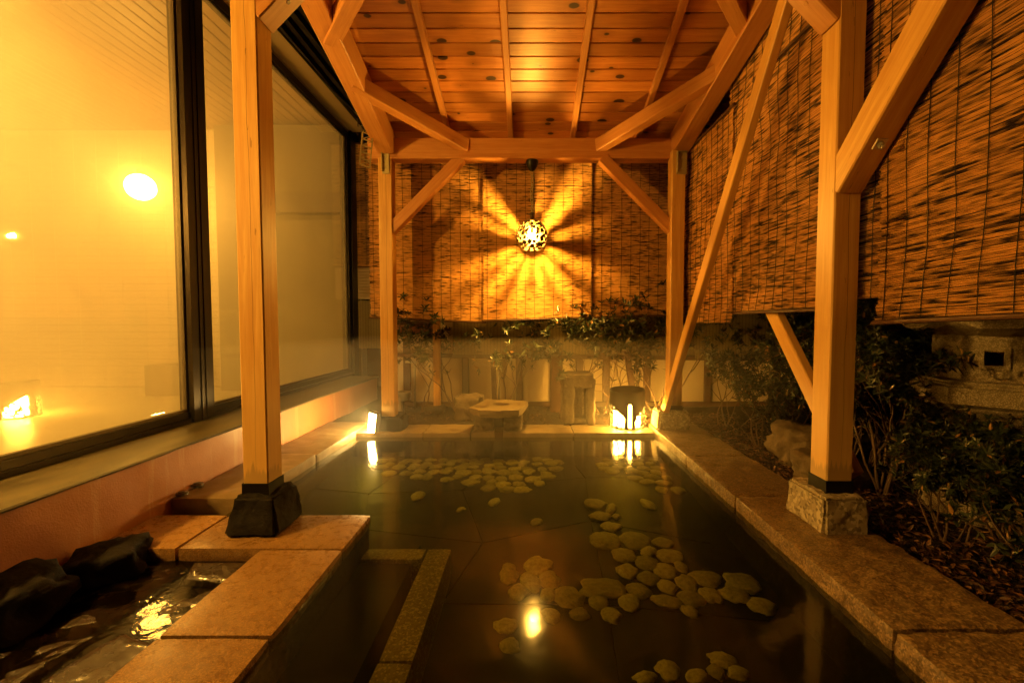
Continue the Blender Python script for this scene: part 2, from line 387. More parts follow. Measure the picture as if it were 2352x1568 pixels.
# pool floor, gently sloping, with pebbles set in it
fl = MB(); N = 24
for i in range(N+1):
    y = -1.6 + (4.2+1.6)*i/N
    fl.v += [Vector((-2.0, y, zfloor(y))), Vector((1.35, y, zfloor(y)))]
for i in range(N): fl.f.append((2*i, 2*i+1, 2*i+3, 2*i+2)); fl.r.append(.5)
pf = tag(fl.build('pool_floor', M['floorslate'], None, Matrix.Identity(4)), kind='structure')
def slatepoly():   # thin slate flags on the floor
    r2 = random.Random(3); xs = [-1.9,-1.15,-.4,.35,1.1]; ys = [-.6,.3,1.1,1.9,2.7,3.4,3.95]
    P = {}
    for i, x in enumerate(xs):
        for j, y in enumerate(ys): P[i,j] = Vector((x+r2.uniform(-.16,.16)*(0<i<4), y+r2.uniform(-.16,.16), 0))
    for i in range(4):
        for j in range(6):
            q = [P[i,j],P[i+1,j],P[i+1,j+1],P[i,j+1]]; c = sum(q, Vector())/4
            q = [c+(p-c)*(1-.005/(p-c).length) for p in q]; m = MB()
            m.add([(p.x,p.y,zfloor(p.y)+.002) for p in q]+[(p.x,p.y,zfloor(p.y)+.012) for p in q],
                  [(4,5,6,7),(0,1,5,4),(1,2,6,5),(2,3,7,6),(3,0,4,7)])
            m.build('slate_flag', M['floorslate'], pf)
slatepoly()
pm_ = []
for k in range(7):
    bm = bmesh.new(); bmesh.ops.create_icosphere(bm, subdivisions=3, radius=1)
    for v in bm.verts:
        d = v.co.normalized(); f = 1 + .34*nz(d, 1.1, k+20) + .2*nz(d, 2.4, k+40)
        v.co = Vector((d.x*f, d.y*f, d.z*.32))
    me = bpy.data.meshes.new('pebble'); bm.to_mesh(me); bm.free(); me.materials.append(M['pebble'])
    me.polygons.foreach_set('use_smooth', [True]*len(me.polygons)); pm_.append(me)
def pebble(p, rx, ry):
    k = rng.randrange(7); o = bpy.data.objects.new('pebble', pm_[k])
    reg(o, Matrix.Translation((p.x, p.y, zfloor(p.y)+.012)) @ Matrix.Rotation(rng.uniform(-.4,.4)+rng.choice((0,math.pi)),4,'Z') @ Matrix.Diagonal((rx*1.06, ry*1.06, .055, 1)), pf)
near = [(735,247,80,45),(797,265,32,45),(755,294,78,40),(815,295,30,18),(795,333,72,36),(770,383,105,68),(885,382,115,66),(845,440,90,55),(935,425,60,40),(990,395,75,45),(930,470,85,55),(1015,442,90,55),(855,503,78,65),(1000,500,85,60),(1060,487,50,40),(1075,545,70,75),(935,530,80,60),(1155,528,105,62),(1285,545,125,85),(1005,560,70,55),(900,575,85,65),(760,566,170,85),(635,597,110,75),(1165,592,75,60),(1255,588,100,72),(1360,632,105,65),(1100,605,100,65),(1000,615,110,50),(862,618,85,65),(748,622,70,55),(675,664,70,48),(795,668,75,62),(1090,655,55,50),(410,508,65,75),(520,480,95,70),(560,530,75,65),(490,545,80,70),(450,580,75,60),(560,590,60,50),(395,708,85,62),(413,783,70,58),(570,670,60,60),(1215,838,100,62),(1010,875,88,75),(1115,900,90,50),(1190,885,60,65),(1275,890,85,50),(925,905,90,45),(935,248,50,38),(515,315,45,28),(68,215,50,35),(230,268,30,18),(355,240,40,28)]
def pebble_px(u, v, wpx, hpx):
    p = atfloor(u, v); a = atfloor(u, v-hpx/2); b = atfloor(u, v+hpx/2)
    pebble(p, wpx/2/F*p.y, (a.y-b.y)/2)
for x, y, w_, h_ in near: pebble_px(919+x*.6094, 1010.6+y*.6094, w_*.6094, h_*.6094)
def inside(u, v, poly):
    c = False
    for (x1,y1),(x2,y2) in zip(poly, poly[1:]+poly[:1]):
        if (y1 > v) != (y2 > v) and u < (x2-x1)*(v-y1)/(y2-y1)+x1: c = not c
    return c
for poly in ([(862,1056),(1288,1056),(1282,1080),(1235,1122),(1190,1137),(1120,1142),(1062,1112),(960,1107),(880,1097)],
             [(1356,1056),(1505,1056),(1530,1085),(1580,1142),(1480,1124),(1420,1096),(1385,1086)]):
    v = 1061; k = 0
    while v < 1145:
        hh = 9 + (v-1061)*.12; ww = 27 + (v-1061)*.18; u = 850 + (k % 2)*ww/2
        while u < 1600:
            uu, vv = u+rng.uniform(-7,7), v+rng.uniform(-3.5,3.5)
            if inside(uu, vv, poly): pebble_px(uu, vv, ww*rng.uniform(.62,1.12), hh*rng.uniform(.75,1.12))
            u += ww
        v += hh*.93; k += 1
# rims
XR0, XR1, YB0, YB1, XW = 1.19, 1.655, 4.05, 4.40, -2.05
BZ = -.03
rim = MB().box(XR0+.05, XR1-.03, -1.5, 4.38, -.9, -.115).box(-1.95, 1.235, YB0+.03, 4.38, -.9, -.116).box(XW+.01,-1.67,2.46,YB0+.025,-.9,-.1165).build('pool_rim', M['lavarock']); tag(rim, kind='structure')
ys = [-1.5,-.1,1.38,2.48,3.25,4.34]
for i in range(5): rough_block('rim_slab', XR0, XR1, ys[i]+.003, ys[i+1]-.003, -.11, 0+rng.uniform(-.003,.003), M['rim'], rim, .022, .008, i, 0, .007, 16)
xs = [-1.66,-1.0,-.55,.42,1.187]
for i in range(4): rough_block('rim_slab', xs[i]+.003, xs[i+1]-.003, YB0, YB1, -.11, BZ+rng.uniform(-.003,.0), M['backrim'], rim, .025, .007, i+9, 0, .006, 12)
ys = [2.44,3.3,4.42]
for i in range(2): rough_block('rim_slab', XW+.002, -1.63, ys[i]+.003, ys[i+1]-.003, -.11, .0-.012*i, M['backrim'], rim, .025, .007, i+15, 0, .006, 9)
# pink granite L-shaped ledge on the left
GZ = -.05
gl_ = MB().box(-2.04,-.90,2.09,2.40,-.9,-.125).box(-1.24,-.90,-1.5,2.09,-.9,-.126).build('granite_ledge', M['lavarock']); tag(gl_, kind='structure')
p_r = -.866; p_l = -1.252; yf = atz(600,1258,GZ).y; yb = atz(600,1180,GZ).y; xj = atz(403,1258,GZ).x
for (x0,x1,y0,y1,s) in ((XW+.002,xj-.003,yf,yb,1),(xj+.003,p_r,yf+.0,yb,2),(p_l,p_r,atz(400,1459,GZ).y+.003,yf-.005,3),(p_l,p_r,.55,atz(400,1459,GZ).y-.003,4),(p_l,p_r,-.6,.544,5)):
    rough_block('granite_slab', x0, x1, y0, y1, -.12, GZ, M['granite'], gl_, .06, .0025, s, 0, .008, 6)
# submerged step
st = MB().box(p_r+.004, -.60, -1.4, 2.36, -.6, -.225).build('bath_step', M['floorslate']); tag(st, kind='structure')
def px(u,v,z): return atz(u,v,z)
a, b = px(1038,1258,-.2), px(1038,1286,-.2)
x1, x0 = a.x, px(982,1257,-.2).x
rough_block('step_slab', x0+.003, x1, 1.5, a.y, -.6, -.20, M['stepstone'], st, .08, .002, 1, 0, .006)
rough_block('step_slab', x0+.003, x1, -1.3, 1.494, -.6, -.20, M['stepstone'], st, .08, .002, 2, 0, .006)
rough_block('step_slab', p_r+.004, x0-.003, px(900,1283,-.2).y, a.y, -.6, -.20, M['stepstone'], st, .08, .002, 3, 0, .006)
# water (L-shaped sheet)
wm = MB(); wm.add([(p_r-.02,-1.5,WZ),(XR0+.03,-1.5,WZ),(XR0+.03,YB0+.03,WZ),(-1.7,YB0+.03,WZ),(-1.7,yb-.02,WZ),(p_r-.02,yb-.02,WZ)], [(0,1,2,3,4,5)])
tag(wm.build('water', M['water'], None, Matrix.Identity(4)), kind='structure')
# shallow basin of wet slate in the left foreground
bs = MB().box(XW+.003, p_l-.003, -1.5, yf-.006, -.9, -.165).build('basin_floor', M['lavarock']); tag(bs, kind='structure')
r3 = random.Random(11); gx = [XW+.01,-1.83,-1.55,p_l-.008]; gy = [.2,.55,.9,1.2,1.5,1.8,yf-.012]; P = {}
for i,x in enumerate(gx):
    for j,y in enumerate(gy): P[i,j] = (x+r3.uniform(-.07,.07)*(0<i<3), y+r3.uniform(-.07,.07)*(0<j<6))
for i in range(3):
    for j in range(6):
        q = [Vector(P[a_]+(0,)) for a_ in ((i,j),(i+1,j),(i+1,j+1),(i,j+1))]; c = sum(q, Vector())/4
        bm = bmesh.new(); n = 14; h = -.112+r3.uniform(0,.020); V = {}
        for s in range(n+1):
            for t_ in range(n+1):
                p = q[0].lerp(q[1], s/n).lerp(q[3].lerp(q[2], s/n), t_/n); p = c+(p-c)*.955
                e = min(s,t_,n-s,n-t_); z = h + .007*nz(p, 7, i) + .004*nz(p, 22, j) - (.03 if e == 0 else .006 if e == 1 else 0)
                V[s,t_] = bm.verts.new((p.x-c.x, p.y-c.y, z+.15))
        for s in range(n):
            for t_ in range(n): bm.faces.new((V[s,t_],V[s+1,t_],V[s+1,t_+1],V[s,t_+1]))
        me = bpy.data.meshes.new('paving_stone'); bm.to_mesh(me); bm.free(); me.materials.append(M['slate'])
        me.polygons.foreach_set('use_smooth', [True]*len(me.polygons))
        reg(bpy.data.objects.new('paving_stone', me), Matrix.Translation((c.x,c.y,-.15)), bs)
wm = MB(); wm.add([(XW+.004,-1.4,-.108),(p_l-.004,-1.4,-.108),(p_l-.004,yf-.008,-.108),(XW+.004,yf-.008,-.108)], [(0,1,2,3)])
tag(wm.build('basin_water', M['film'], None, Matrix.Identity(4)), kind='structure')
# garden soil to the right and behind
def soil(name, x0,x1,y0,y1, z, seed):
    m = MB(); n = 40
    for i in range(n+1):
        for j in range(n+1):
            x = x0+(x1-x0)*i/n; y = y0+(y1-y0)*j/n
            m.v.append(Vector((x,y,z+.02*nz((x,y,0),3,seed)+.012*nz((x,y,0),11,seed))))
    for i in range(n):
        for j in range(n):
            a_ = i*(n+1)+j; m.f.append((a_,a_+n+1,a_+n+2,a_+1)); m.r.append(.5)
    return tag(m.build(name, M['soil'], None, Matrix.Identity(4), True), kind='structure')
soil('garden_soil', XR1-.01, 6.5, -1.5, 6.2, -.035, 2)
soil('garden_soil', -2.4, XR1-.005, YB1-.01, 7.0, -.03, 4)

# ================================================================== PAVILION
PAV = thing('bath_pavilion', (0,3.1,0), 'open timber pavilion with sloping knotty board ceiling over the bath', 'pavilion')
S = .126
def corner(u0, u1, Y): return at(u0,741,Y).x, at(u1,741,Y).x
# posts: centre x,y
lfx = sum(corner(547.7,606.6,2.14))/2; lbx = sum(corner(873,903.5,4.17))/2
rfx = sum(corner(1909.5,1969,2.08))/2; rbx = sum(corner(1540,1569,4.1))/2
posts = {}
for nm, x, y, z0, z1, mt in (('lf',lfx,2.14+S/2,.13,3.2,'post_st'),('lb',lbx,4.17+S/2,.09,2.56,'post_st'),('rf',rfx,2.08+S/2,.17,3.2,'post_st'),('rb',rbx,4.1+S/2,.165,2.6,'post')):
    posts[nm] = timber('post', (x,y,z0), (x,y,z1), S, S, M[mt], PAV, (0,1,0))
def shoe(p, x, y, z0, z1, e=.004):
    h = S/2+e; m = MB().box(x-h,x+h,y-h,y+h,z0,z1); return m.build('shoe', M['blackmetal'], p)
shoe(posts['lf'], lfx, 2.14+S/2, .125, .2); shoe(posts['rf'], rfx, 2.08+S/2, .165, .235); shoe(posts['rb'], rbx, 4.1+S/2, .16, .215)
# back beam
bb = timber('beam', (-1.52,4.17+.065,2.64), (1.6,4.17+.065,2.64), .13, .19, M['beam'], PAV)
# side beams along the roof slope
sl0, sl1 = at(903.5,354,4.15), at(753.4,30.5,2.816); d = (sl1-sl0).normalized(); SW = .15
def sbeam(p, q, sgn, y0, y1):
    k0 = (y0-p.y)/(q.y-p.y); k1 = (y1-p.y)/(q.y-p.y); a_ = p.lerp(q,k0); b_ = p.lerp(q,k1); o = Vector((sgn*SW/2, .03, .105))
    return timber('beam', a_+o, b_+o, SW, .21, M['beam'], PAV)
sbeam(sl0, sl1, -1, 4.15, 2.05)
sr0, sr1 = at(1543,355,4.15), at(1697,90,2.957)
sbeam(sr0, sr1, 1, 4.15, 2.0)
def sz(p, q, y): k = (y-p.y)/(q.y-p.y); return p.lerp(q, k)
# front cross beam
zt = sz(sl0, sl1, 2.25).z
timber('beam', (-1.75,2.2,zt+.09), (1.85,2.2,zt+.09), .13, .19, M['beam'], PAV)
# corner ties
def tie(x0,y0,x1,y1,z0,z1): return timber('corner_tie', (x0,y0,z0), (x1,y1,z1), .10, .115, M['beam'], PAV)
def zl(y): return sz(sl0,sl1,y).z+.06
tie(-1.36,3.41,-.60,4.19, zl(3.41), 2.663); tie(1.42,3.32,.66,4.19, zl(3.36), 2.663)
tie(-1.36,3.06,-.56,2.2, zl(3.06)+.0, zl(2.2)); tie(1.46,3.0,.68,2.2, zl(3.02), zl(2.2))
# knee braces
def knee(x0,z0,x1,z1,y,w_,h_): return timber('knee_brace', (x0,y,z0), (x1,y,z1), w_, h_, M['beam'], PAV)
ab = at(905,523,4.24); cb = at(1050,375,4.24); dd = (cb-ab).normalized()*.06
o_ = ab-dd; q_ = cb+dd; knee(o_.x,o_.z,q_.x,q_.z,4.235,.09,.10)
ab = at(1541,526,4.2); cb = at(1393,375,4.2); dd = (cb-ab).normalized()*.06
o_ = ab-dd; q_ = cb+dd; knee(o_.x,o_.z,q_.x,q_.z,4.20,.09,.10)
kb1 = knee(lfx+.03, 2.38+.115, lfx+.75, 2.38+.115+.72, 2.14+S/2, S-.004, .122)
kb2 = knee(rfx-.03, 2.33+.115, rfx-.80, 2.33+.115+.77, 2.08+S/2, S-.004, .122)
def peg(par, c, nrm, r=.011):
    c = Vector(c); n = Vector(nrm).normalized(); return MB().tube([c-n*.02, c+n*.0025], r, 10).build('peg', M['dwood'] if par is kb1 else M['beam'], par)
for k in (.16,.225):
    n = Vector((1,0,-1)).normalized(); c = Vector((lfx+.03,2.14+S/2-.02+k*.1,2.495)) + Vector((.7071,0,.7071))*k + n*.061
    peg(kb1, c, n)
    n = Vector((-1,0,-1)).normalized(); c = Vector((rfx-.03,2.08+S/2-.02+k*.1,2.445)) + Vector((-.7071,0,.7071))*k + n*.061
    peg(kb2, c, n)
# big brace from the right front post towards the viewer
p0 = Vector((rfx, 2.12, 1.595+.06)); kb3 = timber('knee_brace', p0, p0+Vector((0,-1.3,1.3)), S-.006, .14, M['post'], PAV)
def bolt(par, c, nrm, s=.022):
    M_, _ = frame(c, Vector(c)+Vector(nrm)); m = MB()
    m.box(-.004,.004,-s,s,-s,s); m.tube([(.004,0,0),(.02,0,0)], s*.62, 6); m.tube([(.02,0,0),(.03,0,0)], s*.34, 8)
    return m.build('bolt', M['steel'], par, M_)
n = Vector((0,-1,-1)).normalized(); bolt(kb3, at(2020,330,1.87)+n*.004, n)
bolt(posts['rf'], (rfx+.0, 2.078, 2.55), (0,-1,0))
timber('beam', (rfx,2.25,2.93), (rfx,-.4,2.93), .12, .15, M['beam'], PAV)
# diagonal braces of the right-hand side
timber('diagonal_brace', (1.285,4.09,.17), (1.40,2.36,2.86), .052, .105, M['post'], PAV, (0,1,0))
timber('diagonal_brace', (1.655,2.19,.22), (1.60,4.12,2.50), .055, .105, M['post'], PAV, (0,1,0))
# metal brackets on the back posts
def bracket(u0,u1,v0,v1,Y):
    a_ = at(u0,v1,Y); b_ = at(u1,v0,Y); m = MB(); m.box(a_.x,b_.x,Y-.012,Y-.004,a_.z,b_.z); m.box(a_.x,a_.x+.006,Y-.04,Y-.012,a_.z+.02,b_.z); m.box(a_.x+.006,b_.x,Y-.04,Y-.012,b_.z-.006,b_.z)
    o = m.build('bracket', M['brass'], PAV)
    for k in (.25,.7): c = Vector(((a_.x+b_.x)/2, Y-.013, a_.z+(b_.z-a_.z)*k)); MB().tube([c, c+Vector((0,-.006,0))], .006, 8).build('screw', M['steel'], o)
bracket(879,894,348,400,4.17); bracket(1553,1577,350,401,4.1)
# ceiling boards and rafters
def zc(y): return 4.145 - .306*(y)          # underside of the boards
roof = MB().add([(-1.5,1.0,zc(1.0)+.05),(1.95,1.0,zc(1.0)+.05),(1.95,4.75,zc(4.75)+.05),(-1.5,4.75,zc(4.75)+.05),(-1.5,1.0,zc(1.0)+.09),(1.95,1.0,zc(1.0)+.09),(1.95,4.75,zc(4.75)+.09),(-1.5,4.75,zc(4.75)+.09)],
            [(3,2,1,0),(4,5,6,7),(0,1,5,4),(1,2,6,5),(2,3,7,6),(3,0,4,7)]).build('roof', M['dwood'], PAV)
sd = Vector((0,1,-.306)).normalized(); up = Vector((0,.306,1)).normalized()
bl = [3.053-.1105*k for k in range(18,0,-1)] + [3.053+.1105*k for k in range(0,16)]
for y in bl:
    if y > 4.7: continue
    c = Vector((0, y+.055, zc(y+.055))) + up*.012
    M_ = Matrix(((1,0,0,-1.48),(0,sd.y,up.y,c.y),(0,sd.z,up.z,c.z),(0,0,0,1)))
    m = MB(); W2 = .0575*.965; ch = .005
    ring = [(-W2+ch,-.012),(W2-ch,-.012),(W2,-.012+ch),(W2,.012),(-W2,.012),(-W2,-.012+ch)]
    for x in (0,3.38): m.v += [Vector((x,a_,b_)) for a_,b_ in ring]
    m.f = [(k,(k+1)%6,6+(k+1)%6,6+k) for k in range(6)] + [tuple(reversed(range(6))),tuple(range(6,12))]; m.r = [.5]*8
    m.build('ceiling_board', M['board'], roof, M_)
for x in (-1.37,-.775,-.175,.425,1.055,1.62):
    y0, y1 = 4.66, 1.2
    o = up*-.026
    timber('rafter', Vector((x,y0,zc(y0)))+o, Vector((x,y1,zc(y1)))+o, .052, .052, M['beam'], roof)

# foundation stones
tag(rough_block('foundation_stone', lfx-.135, lfx+.135, 2.10-.02, 2.36, GZ-.005, .145, M['lavarock'], None, .02, .02, 3, .26, .03, 7), 'black wet base stone under the post nearest the big window', 'stone')
tag(rough_block('foundation_stone', lbx-.11, lbx+.16, 4.09, 4.36, -.045, .10, M['lavarock'], None, .02, .02, 4, .12, .03, 7), 'dark base stone under the back post beside the flood lamp', 'stone')
tag(rough_block('foundation_stone', rfx-.115, rfx+.105, 2.01, 2.32, -.012, .172, M['pitstone'], None, .016, .012, 5, .05, .03, 9), 'pitted pale granite base block under the thick right front post', 'stone')
tag(rough_block('foundation_stone', rbx-.19, rbx+.12, 4.02, 4.28, -.012, .175, M['pitstone'], None, .018, .014, 6, .08, .03, 9), 'grey base block under the back post where the diagonal brace ends', 'stone')

# ================================================================== BATHHOUSE WITH WINDOWS
BX = -2.47; YE = 6.0; Y0 = -2.2
BH = thing('bathhouse', (-4.5,2,0), 'bathhouse with tall steamed-up windows and salmon plaster plinth', 'building')
SZ = .285
pw = MB(); ny, nz_ = 130, 10
for i in range(ny+1):
    for k in range(nz_+1):
        y = Y0+(5.85-Y0)*i/ny; z = -.9 if k == 0 else -.1+(SZ-.022+.1)*(k-1)/(nz_-1)
        pw.v.append(Vector((XW + .008*nz((y,z,0),6,3) + .003*nz((y,z,0),22,5), y, z)))
for i in range(ny):
    for k in range(nz_): a_ = i*(nz_+1)+k; pw.f.append((a_,a_+1,a_+nz_+2,a_+nz_+1)); pw.r.append(.5)
pw.box(BX-.1,XW-.03,Y0,5.85,-.9,SZ-.024)
pw.build('plinth', M['salmon'], BH, Matrix.Identity(4), True)
rough_block('sill', BX-.08, XW+.022, Y0, 5.88, SZ-.022, SZ, M['sill'], BH, .06, .004, 8, 0, .006, 5)
wz0, wz1 = SZ, 3.56
def win(y0, y1):
    wf = MB(); t_ = .075
    wf.box(BX-.05,BX+.035,y0,y1,wz0+.001,wz0+t_); wf.box(BX-.05,BX+.035,y0,y1,wz1-t_,wz1)
    wf.box(BX-.05,BX+.035,y0,y0+t_,wz0+t_+.0005,wz1-t_-.0005); wf.box(BX-.05,BX+.035,y1-t_,y1,wz0+t_+.0005,wz1-t_-.0005)
    wf.box(BX+.035,BX+.055,y0,y1,wz0+.001,wz0+.03)
    wo = wf.build('window', M['frame'], BH)
    g_ = MB(); e = .018; a_,b_,c_,d_ = y0+t_+.0005, y1-t_-.0005, wz0+t_+.0005, wz1-t_-.0005
    g_.box(BX-.02,BX+.012,a_,a_+e,c_,d_); g_.box(BX-.02,BX+.012,b_-e,b_,c_,d_); g_.box(BX-.02,BX+.012,a_+e,b_-e,c_,c_+e); g_.box(BX-.02,BX+.012,a_+e,b_-e,d_-e,d_)
    g_.build('gasket', M['framelt'], wo)
    MB().box(BX-.012,BX-.004,a_+e,b_-e,c_+e,d_-e).build('pane', M['glass'], wo)
win(3.20, YE); win(.3, 3.197); win(-2.2, .297)
# dark mullion cover and track lines
MB().box(BX+.036,BX+.07,3.10,3.30,wz0+.002,wz1-.002).build('mullion', M['frame'], BH)
MB().box(BX+.0705,BX+.078,3.17,3.185,wz0+.002,wz1-.002).box(BX+.0705,BX+.078,3.215,3.23,wz0+.002,wz1-.002).build('mullion_rib', M['frame'], BH)
# upper wall, soffit, eave rails
MB().box(BX-.1,BX+.03,Y0,YE+.1,wz1+.001,4.3).build('upper_wall', M['soffit'], BH)
MB().box(BX+.0305,-2.13,Y0,6.05,wz1+.03,wz1+.06).build('soffit', M['soffit'], BH)
for k in range(5):
    x = -2.12+.085*k; MB().box(x,x+.045,Y0,5.75,3.47+.02*k,3.53+.02*k).build('eave_rail', M['blackmetal'], BH)
MB().box(-2.16,-1.6,Y0,6.0,3.66,3.70).build('eave_panel', M['blackmetal'], BH)
MB().box(BX-.1,BX+.06,YE+.001,YE+.16,-.9,4.3).build('corner_wall', M['frame'], BH)
# room behind the glass
RX = -8.6
MB().box(RX,BX-.11,Y0,6.9,-.9,.0).build('room_floor', M['roomfloor'], BH)
MB().box(RX-.2,RX,Y0,6.9,.001,4.2).build('room_wall', M['tile'], BH)
MB().box(RX,BX-.101,Y0-.2,Y0,.001,4.2).build('room_wall', M['tile'], BH)
bw = MB().box(RX,BX-.101,6.72,6.9,.001,4.2).build('room_wall', M['grout'], BH)
tm = MB(); z = .02
row = 0
while z < 3.9:
    x = RX + (row % 2)*.0
    while x < -4.6: tm.box(x+.003, min(x+.337,-4.6), 6.708, 6.7195, z+.004, z+.101); x += .34
    z += .105; row += 1
tag(tm.build('wall_tile', M['tile'], bw), kind='stuff')
MB().box(at(497,500,6.35).x, BX-.12, 6.35, 6.70, .002, 3.82).build('partition', M['darkwall'], BH)
MB().box(-3.75, BX-.13, 6.2, 6.345, 2.55, 2.83).build('lintel', M['brown'], BH)
MB().box(at(332,870,5.9).x, at(420,870,5.9).x, 5.9, 6.3, .003, .42).build('cabinet', M['brown'], BH)
for k in range(46):
    x = RX+.02+.131*k; 
    if x > BX-.25: break
    m = MB(); W2 = .0595; ring = [(-W2+.005,-.012),(W2-.005,-.012),(W2,-.006),(W2,.012),(-W2,.012),(-W2,-.006)]
    for xx in (0,8.9): m.v += [Vector((xx,a_,b_)) for a_,b_ in ring]
    m.f = [(q,(q+1)%6,6+(q+1)%6,6+q) for q in range(6)] + [tuple(reversed(range(6))),tuple(range(6,12))]; m.r = [.5]*8
    M_ = Matrix(((0,-1,0,x+.065),(1,0,0,Y0+.01),(0,0,1,3.93),(0,0,0,1)))
    m.build('ceiling_board', M['roomboard'], BH, M_)
MB().box(RX-.2,BX-.02,Y0-.2,7.0,4.301,4.4).build('roof_slab', M['grout'], BH)
def globe(c, label, r=.12, em='e_globe'):
    t_ = thing('globe_lamp', (c[0],c[1],c[2]-r), label, 'lamp', 'globe lamps in the bath room')
    bm = bmesh.new(); bmesh.ops.create_icosphere(bm, subdivisions=3, radius=r)
    me = bpy.data.meshes.new('globe'); bm.to_mesh(me); bm.free(); me.materials.append(M[em])
    reg(bpy.data.objects.new('globe', me), Matrix.Translation(Vector(c)), t_)
    MB().tube([(c[0],c[1],c[2]+r-.005),(c[0],c[1],c[2]+r+.06)], .035, 12).build('cap', M['blackmetal'], t_)
    MB().tube([(c[0],c[1],c[2]+r+.06),(c[0],c[1],3.918)], .0012, 5).build('cord', M['tile'], t_)
globe(at(323,430,5.6), 'blazing round lamp seen through the steamed window', .16)
globe((-3.35,1.15,2.15), 'round lamp inside the near window beyond the left edge', .11, 'e_globe2')
# steam inside the room
t = NT('steam'); t.t.nodes.remove(t.p)
pv = t.n('VolumePrincipled', {'Color': (.84,.80,.70), 'Density': .27, 'Anisotropy': .45}); t.t.links.new(pv.outputs[0], t.out.inputs['Volume'])
tag(MB().box(RX+.01,BX-.125,Y0+.01,6.15,.01,3.9).build('steam', t.m), 'thick warm steam filling the room behind the glass', 'steam', kind='stuff')

# ================================================================== BLINDS
def blind(name, label, x0, x1, z0, z1, Mw, mat, pitch=.0088, rod=True, sag0=0, sag1=0, seed=0, cord=.1, wave=.006):
    """reed blind in local x (width) / z (height), facing -y"""
    rr = random.Random(seed); W = x1-x0
    T = thing(name, (0,0,0), label, 'blind', 'reed blinds hung round the bath')
    T.matrix_basis = Mw; WM[T.name] = Mw
    m = MB(); z = z0; n = int((z1-z0)/pitch); nseg = max(3, int(W/.16))
    def yo(x, z): return wave*nz((x*1.0,z*1.3,0), 2.0, seed) * 2.2
    for k in range(n):
        zz = z0 + pitch*(k+.5) + rr.uniform(-.0012,.0012); r_ = rr.uniform(.0034,.0045); tone = rr.random()
        a_ = x0+rr.uniform(-.012,.006); b_ = x1+rr.uniform(-.006,.012); base = len(m.v)
        f = (k+.5)/n
        for s in range(nseg+1):
            x = a_+(b_-a_)*s/nseg; q = (x-x0)/W; zs = zz+(1-f)*(sag0*(1-q)+sag1*q)+.0012*nz((x,zz*90,0),4,seed); y = yo(x,zz)
            m.v += [Vector((x,y-r_,zs)),Vector((x,y+r_*.3,zs+r_)),Vector((x,y+r_*.3,zs-r_))]
        for s in range(nseg):
            q = base+3*s
            for i_ in range(3): m.f.append((q+i_, q+(i_+1)%3, q+3+(i_+1)%3, q+3+i_)); m.r.append(tone)
    I = Mw
    tag(m.build('reed', mat, T, I), kind='stuff')
    c = MB(); x = x0+cord*.4
    while x < x1:
        pts = []
        for s in range(15):
            z = z0+(z1-z0)*s/14; q = (x-x0)/W; zs = z+(1-s/14)*(sag0*(1-q)+sag1*q)
            pts.append((x+rr.uniform(-.003,.003), yo(x,z)-.006, zs))
        c.tube(pts, .0019, 4); x += cord*rr.uniform(.92,1.08)
    tag(c.build('binding_cord', M['cable'], T, I), kind='stuff')
    if rod:
        MB().tube([(x0-.02,yo(x0,z0),z0+sag0-.012),(x1+.02,yo(x1,z0),z0+sag1-.012)], .010, 8).build('bottom_rod', M['dwood'], T, I)
    MB().tube([(x0-.02,yo(x0,z1),z1+.01),(x1+.02,yo(x1,z1),z1+.01)], .012, 8).build('top_rod', M['dwood'], T, I)
    return T
BY = 4.62
def bz(v, Y): return at(1215, v, Y).z
def bxx(u, Y): return at(u, 741, Y).x
I4 = Matrix.Identity(4)
def trY(y): return Matrix.Translation((0,y,0))
blind('reed_blind', 'reed blind hanging left of the hanging lamp, its bottom rod drooping', bxx(852,BY), bxx(1113,BY), bz(735,BY), 2.76, trY(BY), M['reed'], sag0=.035, sag1=-.012, seed=1)
blind('reed_blind', 'reed blind directly behind the hanging lamp, striped with its light', bxx(1112,BY), bxx(1357,BY), bz(730,BY), 2.76, trY(BY-.02), M['reed'], sag0=-.02, sag1=.018, seed=2)
blind('reed_blind', 'reed blind between the hanging lamp and the right back post', bxx(1352,BY), bxx(1548,BY), bz(724,BY), 2.76, trY(BY+.005), M['reed'], sag0=-.01, sag1=.012, seed=3)
# right-hand side: local x runs towards the viewer
def side(X, Yfar): return Matrix(((0,1,0,X),(-1,0,0,Yfar),(0,0,1,0),(0,0,0,1))) @ Matrix.Diagonal((1,-1,1,1)) if False else Matrix(((0,-1,0,X),(-1,0,0,Yfar),(0,0,1,0),(0,0,0,1)))
def sideblind(label, X, ya, yb_, z0, z1, seed, **kw):
    # local (x,y,z) -> world (X + y, yb - x, z): the -y side faces the bath
    Mw = Matrix(((0,1,0,0),(-1,0,0,0),(0,0,1,0),(0,0,0,1)))
    X1 = X + .034*(yb_-ya)
    Mw = Matrix.Translation((X,yb_,0)) @ Matrix.Rotation(math.atan2(X1-X, yb_-ya),4,'Z') @ Mw
    return blind('reed_blind', label, 0, yb_-ya, z0, z1, Mw, M['reed_side'], seed=seed, **kw)
sideblind('narrow side blind next to the right back post, hanging lowest', 1.50, 3.32, 4.42, 1.0, 2.61, 4, rod=False, wave=.012)
sideblind('creased side blind between the two right posts behind the long diagonal brace', 1.545, 2.22, 3.42, 1.085, 2.93, 5, wave=.014)
sideblind('short side blind strip close behind the thick right front post', 1.60, 1.9, 2.25, 1.115, 3.0, 6, rod=False, cord=.08)
sideblind('wide reed blind at the right edge above the stone lantern', 1.585, .2, 1.985, 1.02, 3.0, 7, sag0=-.008, sag1=.06, wave=.012)
tag(MB().tube([(1.56,2.3,2.64),(1.535,3.05,2.645)], .011, 8).build('hanging_pole', M['dwood']), 'thin dark pole across the upper part of the creased side blind', 'pole')
